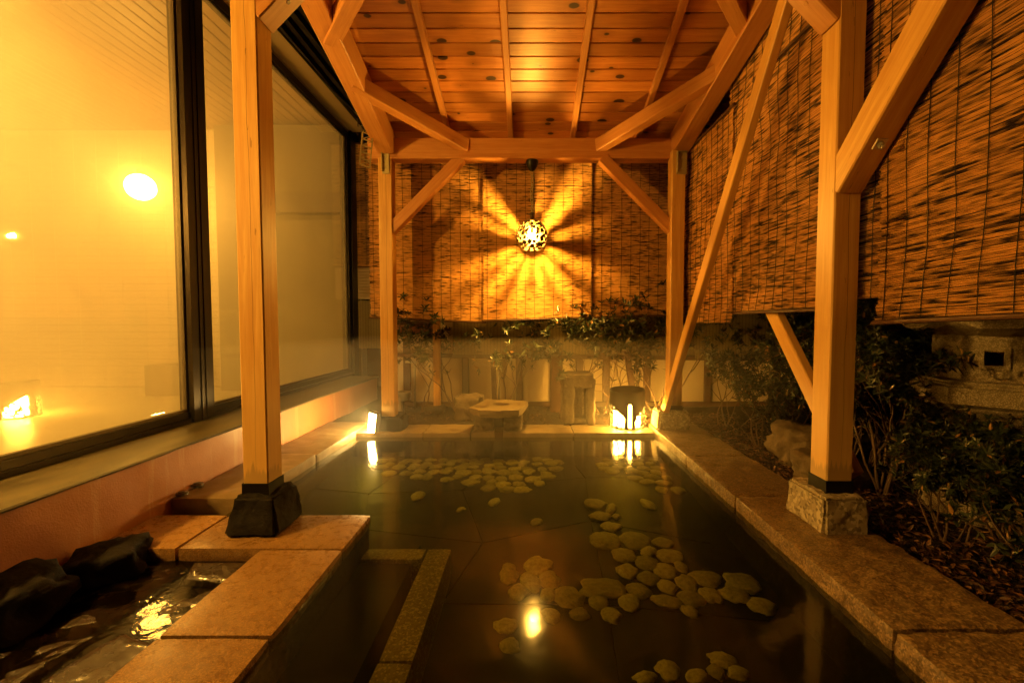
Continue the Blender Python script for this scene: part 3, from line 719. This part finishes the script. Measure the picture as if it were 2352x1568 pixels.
# far blinds beyond the window corner
FY = 6.35
blind('reed_blind', 'small far blind between the window corner and the left back post', bxx(795,FY), bxx(880,FY), bz(611,FY), 3.55, trY(FY), M['reed'], seed=8, pitch=.012, cord=.13)
tag(MB().box(bxx(795,FY),bxx(875,FY),FY+.03,FY+.05,bz(800,FY),bz(690,FY)).build('bamboo_screen', M['finereed']), 'dark fine bamboo screen below the small far blind by the window corner', 'screen')
lv = thing('louvre_panel', ((bxx(795,FY)+bxx(850,FY))/2,FY,bz(686,FY)), 'pale louvred panel below the small far blind', 'louvre')
MB().box(bxx(795,FY),bxx(880,FY),FY+.05,FY+.07,bz(687,FY),bz(608,FY)).build('backing', M['cream'], lv)
for k in range(11):
    z = bz(684,FY)+k*.043; MB().box(bxx(795,FY)+.005,bxx(880,FY)-.005,FY+.02,FY+.048,z,z+.022).build('slat', M['cream'], lv)

# ================================================================== REAR FENCE
GY = 5.3
FN = thing('garden_fence', (0,GY,0), 'cream panelled garden fence with timber posts and rail behind the shrubs', 'fence')
zr = bz(815,GY)
edges = [-1.72,-1.5,-1.12,-.78,-.12,.30,.62,.95,1.45,2.2,3.0,4.2]
for i in range(len(edges)-1):
    MB().box(edges[i]+.035,edges[i+1]-.035,GY+.05,GY+.075,-.05,zr+.55 if edges[i] < -.78 else zr-.02).build('fence_panel', M['cream'], FN)
for i, x in enumerate(edges[1:-1]):
    timber('fence_post', (x,GY+.045,-.1), (x,GY+.045,zr+.2), .085, .06, M['dwood'], FN, (0,1,0))
timber('fence_rail', (-1.72,GY-.01,zr), (4.2,GY-.01,zr-.06), .05, .05, M['dwood'], FN)
timber('fence_rail', (-1.72,GY+.03,-.0), (4.2,GY+.03,-.0), .05, .06, M['dwood'], FN)
timber('fence_board', (-1.7,GY-.02,bz(758,GY)), (bxx(1000,GY),GY-.02,bz(758,GY)), .03, .10, M['flue'], FN)
timber('fence_board', (-1.7,GY-.01,bz(742,GY)), (bxx(1000,GY),GY-.01,bz(742,GY)), .03, .05, M['dwood'], FN)
tag(MB().box(bxx(1040,GY-.06),2.0,GY-.075,GY-.055,zr+.01,bz(700,GY-.06)).build('bamboo_screen', M['finereed']), 'long fine bamboo screen tied to the fence behind the back shrubs', 'screen')
tag(MB().box(2.003,4.1,GY-.075,GY-.055,zr-.04,bz(700,GY-.06)).build('bamboo_screen', M['finereed']), 'fine bamboo screen in the dark corner right of the back post', 'screen')
tag(MB().box(-2.35,5,GY+1.6,GY+1.7,-.1,2.6).build('boundary_wall', M['darkwall']), 'plain rendered wall far behind the garden fence', 'wall')
tag(timber('garden_post', (bxx(1003,4.95),4.95,.055), (bxx(1003,4.95),4.95,1.25), .075, .075, M['post'], None, (0,1,0)), 'slim pale timber post on a small stone by the left back post', 'post')
tag(rough_block('foundation_stone', bxx(974,4.95), bxx(1022,4.95), 4.86, 5.04, -.03, .06, M['rock'], None, .03, .012, 31, .05, .015), 'small flat stone under the slim garden post', 'stone')
tag(timber('leaning_pole', (bxx(1136,5.15),5.15,-.04), (bxx(1132,5.2),5.2,zr+.01), .06, .05, M['dwood'], None, (0,1,0)), 'dark timber pole standing beside the steel pipe', 'pole')
tag(MB().tube([(bxx(1146,5.1),5.1,-.04),(bxx(1145,5.16),5.16,zr)], .013, 10).build('steel_pipe', M['steel'], None, None, True), 'thin upright steel pipe behind the flat spout stone', 'pipe')
tag(timber('leaning_pole', (bxx(1277,5.0),5.0,-.04), (bxx(1280,5.05),5.05,zr+.05), .13, .09, M['dwood'], None, (0,1,0)), 'thick dark post left of the carved upright stone', 'pole')
tag(timber('leaning_pole', (bxx(1462,5.12),5.12,-.04), (bxx(1440,5.16),5.16,zr+.05), .07, .05, M['dwood'], None, (0,1,0)), 'slanting dark stake behind the glowing floor lantern', 'pole')
tag(MB().tube([(bxx(951,5.2),5.2,-.04),(bxx(951,5.2),5.2,.5),(bxx(956,5.2),5.2,.53),(bxx(930,5.2),5.2,.53)], .014, 8).build('water_pipe', M['steel'], None, None, True), 'bent water pipe against the fence right of the left back post', 'pipe')
tag(rough_block('stone_block', bxx(900,4.9), bxx(925,4.9), 4.8, 4.95, -.04, .19, M['rock'], None, .03, .01, 33), 'squared grey block behind the left back post', 'stone')
sp_ = thing('spotlight', (bxx(927,4.85),4.85,-.03), 'small unlit garden spotlight on a stake near the left back post', 'spotlight')
c = at(927,908,4.85)
MB().tube([(c.x,c.y,-.03),(c.x,c.y,c.z-.05)], .009, 6).build('stake', M['blackmetal'], sp_)
MB().lathe([(.03,-.06),(.045,-.05),(.075,.03),(.08,.045),(.07,.045),(.06,.02)], c, 18).build('head', M['framelt'], sp_, None, True)

# ================================================================== STONES BEHIND THE POOL
SP = thing('stone_spout', (-.28,4.2,0), 'flat-topped stone spout pouring hot water into the bath', 'spout')
poly = [atz(u,v,.205) for u,v in ((1078,935),(1116,916),(1160,916),(1213,921),(1206,933),(1193,940),(1142,942),(1100,941))]
m = MB(); cc = sum(poly, Vector())/len(poly); n = len(poly)
rings = [(.96,.205,1),(1.0,.198,1),(.985,.16,0),(.90,.13,0)]
for kk,(f,z,_) in enumerate(rings):
    m.v += [Vector((cc.x+(p.x-cc.x)*f+.012*nz(p,30,kk), cc.y+(p.y-cc.y)*f+.012*nz(p,30,kk+4), z+.006*nz(p,20,kk+8))) for p in poly]
for kk in range(3):
    for i in range(n): m.f.append((kk*n+i,(kk+1)*n+i,(kk+1)*n+(i+1)%n,kk*n+(i+1)%n)); m.r.append(.5)
m.f.append(tuple(range(n))); m.r.append(.5); m.f.append(tuple(reversed(range(3*n,4*n)))); m.r.append(.5)
slab = m.build('top_slab', M['backrim'], SP)
rock('support_stone', (at(1112,741,4.2).x,4.22,-.03), (.20,.30,.165), M['rock'], SP, 41, 4, .25)
rock('support_stone', (at(1178,741,4.2).x,4.2,-.03), (.22,.30,.165), M['rock'], SP, 42, 4, .25)
rock('support_stone', (at(1145,741,4.3).x,4.33,-.03), (.26,.2,.16), M['lavarock'], SP, 43, 3, .2)
m = MB(); pts = [(.0,4.05,.145),(0,3.98,.135),(0,3.955,.09),(0,3.945,.0),(0,3.94,WZ-.01)]; ux = at(1146,741,4.0).x
for i,(x,y,z) in enumerate(pts):
    wv_ = .052-.004*i
    for k in range(9):
        q = -1+k/4; m.v.append(Vector((ux+q*wv_, y-.016*(1-q*q)+.004*nz((q*3,z*4,1),3,1), z)))
for i in range(4):
    for k in range(8): a_ = i*9+k; m.f.append((a_,a_+1,a_+10,a_+9)); m.r.append(.5)
m.build('water_stream', M['stream'], SP, None, True)
# upright stone with a carved niche
CS = thing('carved_stone', (.48,4.42,0), 'upright weathered stone with a rectangular carved niche beside the lantern', 'stone')
x0,x1 = bxx(1292,4.36), bxx(1366,4.36); n0,n1 = bxx(1320,4.36), bxx(1348,4.36)
zt_, zn0, zn1 = at(1215,858,4.36).z, .03, at(1215,893,4.36).z
rough_block('jamb', x0, n0, 4.36, 4.58, -.03, zt_-.02, M['rock'], CS, .02, .012, 51, 0, .015, 9)
rough_block('jamb', n1, x1+.015, 4.36, 4.58, -.03, zt_-.05, M['rock'], CS, .02, .016, 52, 0, .02, 9)
rough_block('head', x0+.004, x1-.004, 4.363, 4.577, zn1, zt_+.005, M['rock'], CS, .02, .014, 53, 0, .02, 9)
rough_block('sill', n0-.003, n1+.003, 4.37, 4.57, -.03, zn0, M['rock'], CS, .02, .008, 54, 0, .01, 9)
MB().box(n0-.003,n1+.003,4.42,4.56,zn0-.01,zn1+.01).build('niche', M['rock'], CS)
MB().box(n0+.085,n0+.105,4.408,4.4195,zn0+.02,zn1-.002).build('drip_streak', M['pitstone'], CS)
tag(rock('boulder', (at(1075,741,4.6).x,4.62,-.06), (.36,.3,.30), M['rock'], None, 61, 4, .2), 'rounded brown boulder left of the flat stone spout', 'boulder')
tag(rock('boulder', (at(1200,741,4.55).x,4.55,-.05), (.14,.12,.20), M['rock'], None, 62, 4, .2), 'small upright rock tucked behind the right end of the spout', 'boulder')
tag(rock('boulder', (2.06,3.2,-.08), (.52,.46,.34), M['rock'], None, 63, 4, .25, .3), 'largest garden boulder, behind the right front post', 'boulder')
tag(rock('boulder', (1.92,2.74,-.08), (.40,.42,.26), M['rock'], None, 64, 4, .2, .2), 'low flat garden boulder nearest the leaf litter', 'boulder')
tag(rock('boulder', (2.55,2.0,-.1), (.36,.3,.34), M['rock'], None, 67, 4, .2, .2), 'pale rock at the foot of the stone lantern', 'boulder')
tag(rock('boulder', (-1.88,1.88,-.17), (.34,.28,.18), M['lavarock'], None, 65, 4, .25, .5), 'black wet rock against the salmon plinth, farther of two', 'boulder')
tag(rock('boulder', (-1.95,1.56,-.17), (.38,.36,.23), M['lavarock'], None, 66, 4, .25, .1), 'black wet rock at the left edge, nearer of two', 'boulder')
# drain caps
for u, v, w_, lb in ((454,1113,'', 'round drain cap nearer the window post'),(418,1133,'','round drain cap nearer the granite ledge')):
    p = atz(u,v,.012); q = thing('drain_cap', (p.x,p.y,.008), lb+' on the rough rim', 'drain cap', 'drain caps')
    MB().lathe([(.030,.0),(.030,.012),(.026,.015)], (p.x,p.y,.006), 20).build('cap_ring', M['framelt'], q, None)
    MB().lathe([(.018,.0),(.018,.004)], (p.x,p.y,.0215), 16).build('cap_knob', M['framelt'], q, None)

# ================================================================== LAMPS
PL = thing('pendant_lamp', (0,4.235,2.0), 'hanging iron lamp with pierced dome shade on a chain', 'lamp')
pc = at(1222,542,4.235); PR = .148
zb = 2.545
MB().lathe([(.012,-.10),(.03,-.085),(.052,-.05),(.06,-.012),(.06,0)], (pc.x,pc.y,zb), 20).build('ceiling_cap', M['blackmetal'], PL, None, True)
ztop = pc.z+PR+.035; zz = zb-.10; k = 0
while zz > ztop+.03:
    m = MB(); L_ = .028; pts = []
    for s in range(13):
        a_ = 2*math.pi*s/12; pts.append(Vector((.014*math.cos(a_), 0, L_*math.sin(a_))))
    Mz = Matrix.Rotation(R(35 + 90*(k%2)),3,'Z')
    m.tube([Mz@p+Vector((pc.x+.004*math.sin(k),pc.y,zz-.02)) for p in pts], .0052, 6, cap=False); m.build('chain_link', M['brass'], PL, None, True)
    zz -= .042; k += 1
MB().tube([(pc.x+.012,pc.y+.008,zb-.09),(pc.x+.022,pc.y+.01,(zb+ztop)/2+.05),(pc.x+.012,pc.y+.008,(zb+ztop)/2-.05),(pc.x+.028,pc.y+.01,ztop+.04),(pc.x+.004,pc.y,ztop-.01)], .004, 5).build('cable', M['cable'], PL, None, True)
MB().lathe([(.05,.0),(.045,.02),(.022,.03),(.022,.06),(.03,.065),(.03,.08),(.015,.085)], (pc.x,pc.y,pc.z+PR-.012), 18).build('collar', M['chain'], PL, None, True)
streaks = [(48,9,22,72),(75,2.5,40,60),(139,6,22,68),(160,2.5,30,62),(203,5,26,72),(226,8,24,77),(255,7,24,77),(283,7,24,77),(308,8,24,77),(336,5,26,70),(12,3,30,60)]
def hole(d):
    a_ = math.degrees(math.acos(max(-1,min(1,d.y)))); b_ = math.degrees(math.atan2(d.z,d.x)) % 360
    if d.z < -.80: return True
    if a_ < 95:
        for sb, hw, a0, a1 in streaks:
            e = (b_-sb+180) % 360 - 180
            if a0 < a_ < a1 and abs(e) < hw*(1.0+.25*math.sin(a_*.35)): return True
        return False
    az = math.degrees(math.atan2(d.x,-d.y)); el = math.degrees(math.asin(d.z))
    if 36 < el < 76 and abs(az+1) < 7.5+.16*(el-38): return True
    if (d-Vector((-.54,-.08,.84)).normalized()).length < .10: return True
    if d.z > .9: return False
    if a_ > 162: return True
    v = noise.voronoi(d*3.4+Vector((3.3,1.2,5.1)))[0]
    return (v[1]-v[0]) < .17 and noise.noise(d*4+Vector((9,2,1))) > -.3
m = MB(); nu, nv = 150, 90; idx = {}
def sv(i,j,k):
    key=(i%nu,j,k)
    if key not in idx:
        t1 = 2*math.pi*i/nu; t2 = math.pi*j/nv
        d = Vector((math.sin(t2)*math.cos(t1), math.sin(t2)*math.sin(t1), math.cos(t2))); idx[key]=len(m.v)
        r_ = PR-(.004 if k else 0); m.v.append(pc+Vector((d.x*r_,d.y*r_,d.z*r_*1.1)))
    return idx[key]
keep = {}
for i in range(nu):
    for j in range(1,nv-1):
        t1 = 2*math.pi*(i+.5)/nu; t2 = math.pi*(j+.5)/nv
        d = Vector((math.sin(t2)*math.cos(t1), math.sin(t2)*math.sin(t1), math.cos(t2))); keep[i,j] = not hole(d)
for (i,j),kp in keep.items():
    if not kp: continue
    m.f.append((sv(i,j,0),sv(i,j+1,0),sv(i+1,j+1,0),sv(i+1,j,0))); m.r.append(.5)
    m.f.append((sv(i,j,1),sv(i+1,j,1),sv(i+1,j+1,1),sv(i,j+1,1))); m.r.append(.5)
    for (di,dj,e0,e1) in ((1,0,(i+1,j),(i+1,j+1)),(-1,0,(i,j+1),(i,j)),(0,1,(i+1,j+1),(i,j+1)),(0,-1,(i,j),(i+1,j))):
        if not keep.get(((i+di)%nu,j+dj), True):
            m.f.append((sv(*e0,0),sv(*e1,0),sv(*e1,1),sv(*e0,1))); m.r.append(.5)
m.build('shade', M['chain'], PL)
bm = bmesh.new(); bmesh.ops.create_icosphere(bm, subdivisions=3, radius=.025)
me = bpy.data.meshes.new('bulb'); bm.to_mesh(me); bm.free(); me.materials.append(M['e_pendant'])
reg(bpy.data.objects.new('bulb', me), Matrix.Translation(pc), PL)
MB().tube([pc+Vector((0,0,.02)),pc+Vector((0,0,PR+.03))], .014, 10).build('socket', M['blackmetal'], PL)

# floor lantern: pierced drum
def drum_lantern(c, label, hgt=.365, r0=.178, r1=.172):
    T = thing('floor_lantern', c, label, 'lantern', 'pierced drum lanterns')
    m = MB(); nu, nv = 180, 60; idx = {}; c = Vector(c)
    def P_(i,j,k):
        key=(i%nu,j,k)
        if key not in idx:
            t1 = 2*math.pi*i/nu; z = hgt*j/nv; r_ = r0+(r1-r0)*j/nv-(.004 if k else 0)
            z += .012*math.sin(t1*1.0+.6)*(j/nv)**3; idx[key]=len(m.v); m.v.append(c+Vector((r_*math.cos(t1),r_*math.sin(t1),z)))
        return idx[key]
    def hol(i,j):
        t1 = (2*math.pi*(i+.5)/nu+math.pi/2+.04) ; a_ = (math.degrees(t1)+180) % 360 - 180   # 0 = towards the viewer (-y)
        h = (j+.5)/nv
        for back in (0,180):
            e = abs((a_-back+180) % 360-180)
            if e < 5.2 and .01 < h < .66+.03*(1-(e/5.2)**2): return True
            if 17 < e < 80 and .02 < h < .27+.0062*(e-12) and h < .62:
                v = noise.voronoi(Vector((a_*.065, h*8.5, back*.1+1.7)))[0]
                return (v[1]-v[0]) > .12
        return False
    keep = {(i,j): not hol(i,j) for i in range(nu) for j in range(nv)}
    for (i,j),kp in keep.items():
        if not kp: continue
        m.f.append((P_(i,j,0),P_(i+1,j,0),P_(i+1,j+1,0),P_(i,j+1,0))); m.f.append((P_(i,j,1),P_(i,j+1,1),P_(i+1,j+1,1),P_(i+1,j,1))); m.r += [.5,.5]
        for (di,dj,e0,e1) in ((1,0,(i+1,j),(i+1,j+1)),(-1,0,(i,j+1),(i,j)),(0,1,(i+1,j+1),(i,j+1)),(0,-1,(i,j),(i+1,j))):
            q = keep.get(((i+di)%nu,j+dj)); 
            if q is False or (q is None and dj): m.f.append((P_(*e0,0),P_(*e1,0),P_(*e1,1),P_(*e0,1))); m.r.append(.5)
    m.build('shell', M['blackmetal'], T)
    MB().tube([c+Vector((0,0,.012)),c+Vector((0,0,.20))], .13, 28).build('diffuser', M['e_lantern'], T, None)
    MB().tube([c+Vector((0,0,.235)),c+Vector((0,0,.245))], .164, 28).build('lid', M['blackmetal'], T)
    MB().tube([c,c+Vector((0,0,.010))], .165, 28).build('base', M['blackmetal'], T)
    return T
lc = atz(1449,987,BZ)
drum_lantern((lc.x, lc.y+.175, BZ+.003), 'black pierced drum lantern glowing on the back rim')
drum_lantern((at(40,940,4.6).x, 4.6, .003), 'blurred glowing drum lantern behind the steamed window')
# flood lamp
FL = thing('flood_lamp', (-1.46,4.0,0), 'glaring floor flood lamp lighting the salmon plinth', 'lamp')
q = [at(846,969,4.0), at(866,969,4.0), at(878,925,4.02), at(858,927,4.02)]
bx_, by_ = -1.475, 4.03
Mf = Matrix.Translation((bx_,by_+.06,BZ+.004)) @ Matrix.Rotation(R(-24),4,'Z') @ Matrix.Rotation(R(9),4,'Y')
MB().box(-.046,.04,-.036,.03,.176,.196).box(-.042,.036,.0305,.036,.0,.175).box(.0365,.042,-.032,.036,.0,.1755).build('housing', M['blackmetal'], FL, Mf)
MB().box(-.042,.036,-.032,.030,.006,.175).build('lens', M['e_flood'], FL, Mf)
for k in (-.02,.0,.02): MB().tube([(k,-.01,.196),(k,-.01,.199)], .006, 10).build('switch', M['steel'], FL, Mf)
# hanging perforated plate and cable under the eave
PP = thing('perforated_plate', at(838,372,3.9), 'perforated metal plate hanging below the eave by the window', 'plate')
m = MB(); a_ = at(838,383,3.9); hh = .30; ww = .05
Mp = Matrix.Translation(a_) @ Matrix.Rotation(R(38),4,'Z') @ Matrix.Rotation(R(6),4,'Y')
m.box(-ww,-ww+.012,0,.006,0,hh); m.box(ww-.012,ww,0,.006,0,hh)
for k in range(6):
    z = k*(hh-.012)/5; m.box(-ww+.012,ww-.012,.0005,.0055,z,z+.012)
    if k < 5: m.add([(-ww+.012,.001,z+.012),(-ww+.022,.001,z+.012),(ww-.012,.001,z+.055),(ww-.022,.001,z+.055),(-ww+.012,.005,z+.012),(-ww+.022,.005,z+.012),(ww-.012,.005,z+.055),(ww-.022,.005,z+.055)], [(0,1,2,3),(7,6,5,4),(0,4,5,1),(1,5,6,2),(2,6,7,3),(3,7,4,0)])
m.build('plate', M['brass'], PP, Mp)
e_ = at(822,275,4.0); MB().tube([a_+Vector((0,0,hh)), a_+Vector((.01,0,hh+.06)), e_+Vector((.0,0,-.06)), e_], .005, 6).build('cord', M['cable'], PP, None, True)
cb_ = at(672,110,2.9)
tag(MB().tube([(-2.10,2.0,3.44),(-2.10,3.2,3.44),(-2.06,4.4,3.42),(-1.95,5.2,3.36),e_], .011, 6).build('cable', M['cable'], None, None, True), 'black cable running along the eave above the window', 'cable')

# stone lantern in the dark garden
SLc = Vector((at(2282,741,2.3).x, 2.3, -.03)); SL = thing('stone_lantern', SLc, 'carved hexagonal stone lantern half hidden in dark shrubs', 'lantern'); rt = R(16)
def hexl(name, prof, n=6, mat='lantern_stone', smooth=False): return MB().lathe(prof, SLc, n, rt).build(name, M[mat], SL, None, smooth)
hexl('base', [(.26,0),(.27,.05),(.25,.11),(.18,.14),(.17,.20),(.13,.22)])
hexl('shaft', [(.115,.215),(.118,.30),(.135,.31),(.135,.34),(.112,.35),(.112,.46),(.14,.475)], 16, smooth=False)
hexl('platform', [(.13,.465),(.17,.49),(.23,.55),(.275,.585),(.285,.60),(.325,.62),(.325,.70),(.30,.705),(.30,.715),(.285,.718),(.285,.73),(.25,.735)])
# firebox with window openings
fz0, fz1, fr = .73, .965, .235
for k in range(6):
    t1 = rt+math.pi/3*k; t2 = t1+math.pi/3; A = SLc+Vector((fr*math.cos(t1),fr*math.sin(t1),0)); B = SLc+Vector((fr*math.cos(t2),fr*math.sin(t2),0))
    Mf_, L_ = frame(A+Vector((0,0,fz0)), B+Vector((0,0,fz0))); m = MB(); a0,a1 = L_*.36,L_*.64; zb0,zb1 = .085,.155; hT = fz1-fz0
    m.box(0,a0,-.0,.05,0,hT); m.box(a1,L_,0,.05,0,hT); m.box(a0,a1,0,.05,0,zb0); m.box(a0,a1,0,.05,zb1,hT)
    m.box(a0-.02,a1+.02,-.012,-.0005,zb1+.005,zb1+.02); m.box(a0-.02,a1+.02,-.012,-.0005,zb0-.02,zb0-.005); m.box(a0-.02,a0-.005,-.012,-.0005,zb0-.005,zb1+.005); m.box(a1+.005,a1+.02,-.012,-.0005,zb0-.005,zb1+.005)
    o = m.build('firebox_panel', M['lantern_stone'], SL, Mf_)
    if k % 2 == 0:
        l_ = MB(); n_ = 3
        for s in range(-3,4):
            for sg in (1,-1):
                xa = a0 + (a1-a0)*(s/3); xb = xa+sg*(zb1-zb0)
                lo, hi = max(min(xa,xb),a0), min(max(xa,xb),a1)
                if hi-lo < .01: continue
                za = zb0+abs(lo-xa) if sg > 0 else zb0+abs(xa-lo); zb_ = zb0+abs(hi-xa)
                l_.tube([(lo,.02,za),(hi,.02,zb_)], .006, 4)
        if l_.v: l_.build('lattice', M['lantern_stone'], o, Mf_)
# flared roof
m = MB(); n = 36
prof = [(.20,.955),(.36,.985),(.41,1.0),(.40,1.045),(.30,1.10),(.19,1.19),(.10,1.27),(.07,1.28)]
for (r_,z) in prof:
    for k in range(n):
        t1 = 2*math.pi*k/n+rt; c6 = abs(math.cos(3*(t1-rt))); hexr = 1/math.cos(((t1-rt+math.pi/6) % (math.pi/3))-math.pi/6)*.93 if False else 1/math.cos(((t1-rt) % (math.pi/3))-math.pi/6)*.87
        lift = .05*(r_/.41)**3*max(0,math.cos(3*(t1-rt))**2)**2
        m.v.append(SLc+Vector((r_*hexr*math.cos(t1), r_*hexr*math.sin(t1), z+lift)))
for i in range(len(prof)-1):
    for k in range(n): a_=i*n; m.f.append((a_+k,a_+(k+1)%n,a_+n+(k+1)%n,a_+n+k)); m.r.append(.5)
m.f.append(tuple(reversed(range(n)))); m.f.append(tuple(range(len(prof)*n-n,len(prof)*n))); m.r += [.5,.5]
m.build('lantern_roof', M['lantern_stone'], SL)
hexl('finial', [(.05,1.275),(.085,1.30),(.06,1.34),(.075,1.38),(.06,1.43),(.02,1.47)], 14, smooth=True)

# ================================================================== PLANTS
def leafquad(m, base, d, nrm, L, W, r):
    d = d.normalized(); s = d.cross(nrm)
    if s.length < .05: s = d.cross(Vector((1,0,0)))
    s.normalize(); n = s.cross(d)
    m.add([base, base+d*L*.38+s*W*.5+n*W*.12, base+d*L*.42-n*W*.10, base+d*L*.38-s*W*.5+n*W*.12, base+d*L*.74+s*W*.34-n*L*.02, base+d*L*.74-s*W*.34-n*L*.02, base+d*L-n*L*.09],
          [(0,1,2),(0,2,3),(1,4,2),(2,4,6),(2,6,5),(2,5,3)], r)
def shrub(name, x, y, h, spread, label, seed, whorl=7, leaf=.055, stems=4, depth=4, z0=-.03, bare=.45, group='shrubs', dense=1.0, smat='stem'):
    rr = random.Random(seed); T = thing(name, (x,y,z0), label, 'shrub', group)
    S_ = MB(); Lf = MB()
    def whorl_at(p, d, n):
        a0 = rr.uniform(0,6.28); q = Vector((0,0,1)) if abs(d.z) < .9 else Vector((1,0,0)); a_ = d.cross(q).normalized(); b_ = d.cross(a_)
        for k in range(n):
            t1 = a0+6.283*k/n+rr.uniform(-.3,.3); o = a_*math.cos(t1)+b_*math.sin(t1)
            dd_ = (o + d*rr.uniform(.15,.9)+Vector((0,0,rr.uniform(-.35,.15)))).normalized()
            r_ = min(.999, abs(rr.gauss(.38,.24)));
            if rr.random() < .035: r_ = .98
            L_ = leaf*rr.uniform(.65,1.15); leafquad(Lf, p, dd_, d+Vector((0,0,.3)), L_, L_*.33, r_)
    def grow(p, d, L_, rad, lev):
        if x > XR1 and p.x < XR1+.14: d = Vector((abs(d.x)+.35,d.y,d.z)).normalized()
        n = 4; pts = [p]; rads = [rad]
        for i in range(n):
            d = (d+Vector((rr.gauss(0,.16),rr.gauss(0,.16),rr.gauss(.05,.10)))).normalized(); p = p+d*L_/n; pts.append(p); rads.append(rad*(1-.3*(i+1)/n))
            if x > XR1 and p.x < XR1+.10: d = Vector((abs(d.x)+.2,d.y,d.z)).normalized(); continue
            if lev >= 2 and rr.random() < .55*dense and (p.z-z0) > h*bare*.8: whorl_at(p, d, max(3,whorl-3))
        S_.tube(pts, rads, 5, cap=False)
        if lev >= depth or (p.z-z0) > h: whorl_at(p, d, whorl); return
        for k in range(rr.choice((2,2,3)) if lev < depth-1 else 2):
            v_ = Vector((rr.gauss(0,1),rr.gauss(0,1),rr.gauss(.25,.45))).normalized()
            grow(p, (d*.75+v_*.75).normalized(), L_*rr.uniform(.55,.85), rads[-1]*.72, lev+1)
        if rr.random() < .3: whorl_at(p, d, 4)
    for k in range(stems):
        a_ = rr.uniform(0,6.28); o = Vector((math.cos(a_),math.sin(a_),0))*rr.uniform(0,.05)
        grow(Vector((x,y,z0-.02))+o, Vector((math.cos(a_)*spread,math.sin(a_)*spread*.6,1)).normalized(), h*rr.uniform(.34,.46), .0085*rr.uniform(.8,1.2)*(h**.5), 0)
    S_.build('stem', M[smat], T, None, True)
    if Lf.f: tag(Lf.build('foliage', M['leaf'], T), kind='stuff')
    return T
bk = [(960,5.0,.80,.55,'low leafy shrub right of the left back post',3),(1052,4.95,1.05,.45,'tall shrub with leaves against the slim garden post',4),(1150,4.9,1.0,.5,'shrub rising behind the flat stone spout',4),
      (1287,4.8,1.05,.5,'dense shrub on the thick dark post left of the niche stone',5),(1385,4.9,.85,.6,'shrub right behind the carved niche stone',4),(1450,4.85,.95,.55,'shrub arching above the glowing floor lantern',4),(1512,4.75,1.15,.35,'tall reddish-stemmed shrub beside the right back post',5)]
for i,(u,Y,h,s,lb,stn) in enumerate(bk): shrub('shrub', bxx(u,Y), Y, h*1.15, s*1.2, lb, 100+i, 7, .072, max(2,stn-1), 4, bare=.62, dense=.25, group='shrubs behind the bath')
rt_ = [(1.95,4.3,.75,.5,'twiggy shrub just right of the right back post',4,.05),(2.15,3.65,.95,.5,'red-tinged shrub between the right posts',5,.045),(2.35,3.05,.85,.5,'shrub growing over the large garden boulder',5,.045),
       (2.15,2.8,.7,.4,'low shrub hidden behind the thick right front post',4,.045),(2.1,2.55,1.12,.25,'tall dark shrub just right of the thick right front post',7,.05),(2.45,2.95,1.25,.3,'dark evergreen shrub left of the stone lantern',7,.07),
       (2.02,1.55,.55,.7,'low bare shrub between the rim and the lantern',5,.045),(2.42,1.75,.50,.6,'leafy shrub in front of the stone lantern foot',6,.06),(2.35,1.2,.5,.8,'low shrub at the right edge of the picture',5,.05),
       (3.1,3.6,1.3,.4,'shadowy shrub deep in the right garden',6,.07),(2.6,4.4,1.2,.4,'shadowy shrub near the fence corner',6,.06),(2.28,2.02,.62,.5,'twiggy bush hiding the foot of the stone lantern',8,.04),(1.98,2.0,.5,.45,'bare twiggy bush beside the pitted base block',8,.035),(2.05,1.32,.42,.8,'sprawling twiggy bush along the near end of the right rim',7,.04),(1.9,3.55,.6,.5,'low tangled bush behind the long diagonal brace',7,.04)]
for i,(x,y,h,s,lb,stn,lf) in enumerate(rt_): shrub('shrub', x, y, h, s, lb, 200+i, 7, lf, stn, 4, bare=.25, group='shrubs in the right garden', smat='stemdark')
# leaf litter and gravel
rr = random.Random(5); lt = MB()
for k in range(5200):
    x = XR1+abs(rr.gauss(0,.35)); y = rr.uniform(.8,4.8)
    if x > 3.2: continue
    d_ = Vector((rr.gauss(0,1),rr.gauss(0,1),rr.gauss(0,.3))); L_ = rr.uniform(.018,.045)
    leafquad(lt, Vector((x,y,-.015+rr.uniform(-.008,.02))), d_, Vector((rr.gauss(0,.4),rr.gauss(0,.4),1)), L_, L_*.42, rr.random())
for k in range(1500):
    x = rr.uniform(-1.6,1.6); y = rr.uniform(4.36,5.2); d_ = Vector((rr.gauss(0,1),rr.gauss(0,1),rr.gauss(0,.3))); L_ = rr.uniform(.015,.04)
    leafquad(lt, Vector((x,y,-.012+rr.uniform(-.008,.015))), d_, Vector((rr.gauss(0,.4),rr.gauss(0,.4),1)), L_, L_*.42, rr.random())
tag(lt.build('leaf_litter', M['litter']), 'dry brown leaves scattered over the garden soil', 'leaves', kind='stuff')


# ================================================================== STEAM DRIFTING OVER THE FAR END OF THE BATH
t = NT('bath_steam'); t.t.nodes.remove(t.p)
pv = t.n('VolumePrincipled', {'Color': (.95,.93,.88), 'Density': .06, 'Anisotropy': .3}); t.t.links.new(pv.outputs[0], t.out.inputs['Volume'])
tag(MB().box(-2.02,1.62,2.5,5.2,WZ+.004,.85).build('steam', t.m), 'thin golden steam drifting over the far end of the bath', 'steam', kind='stuff')
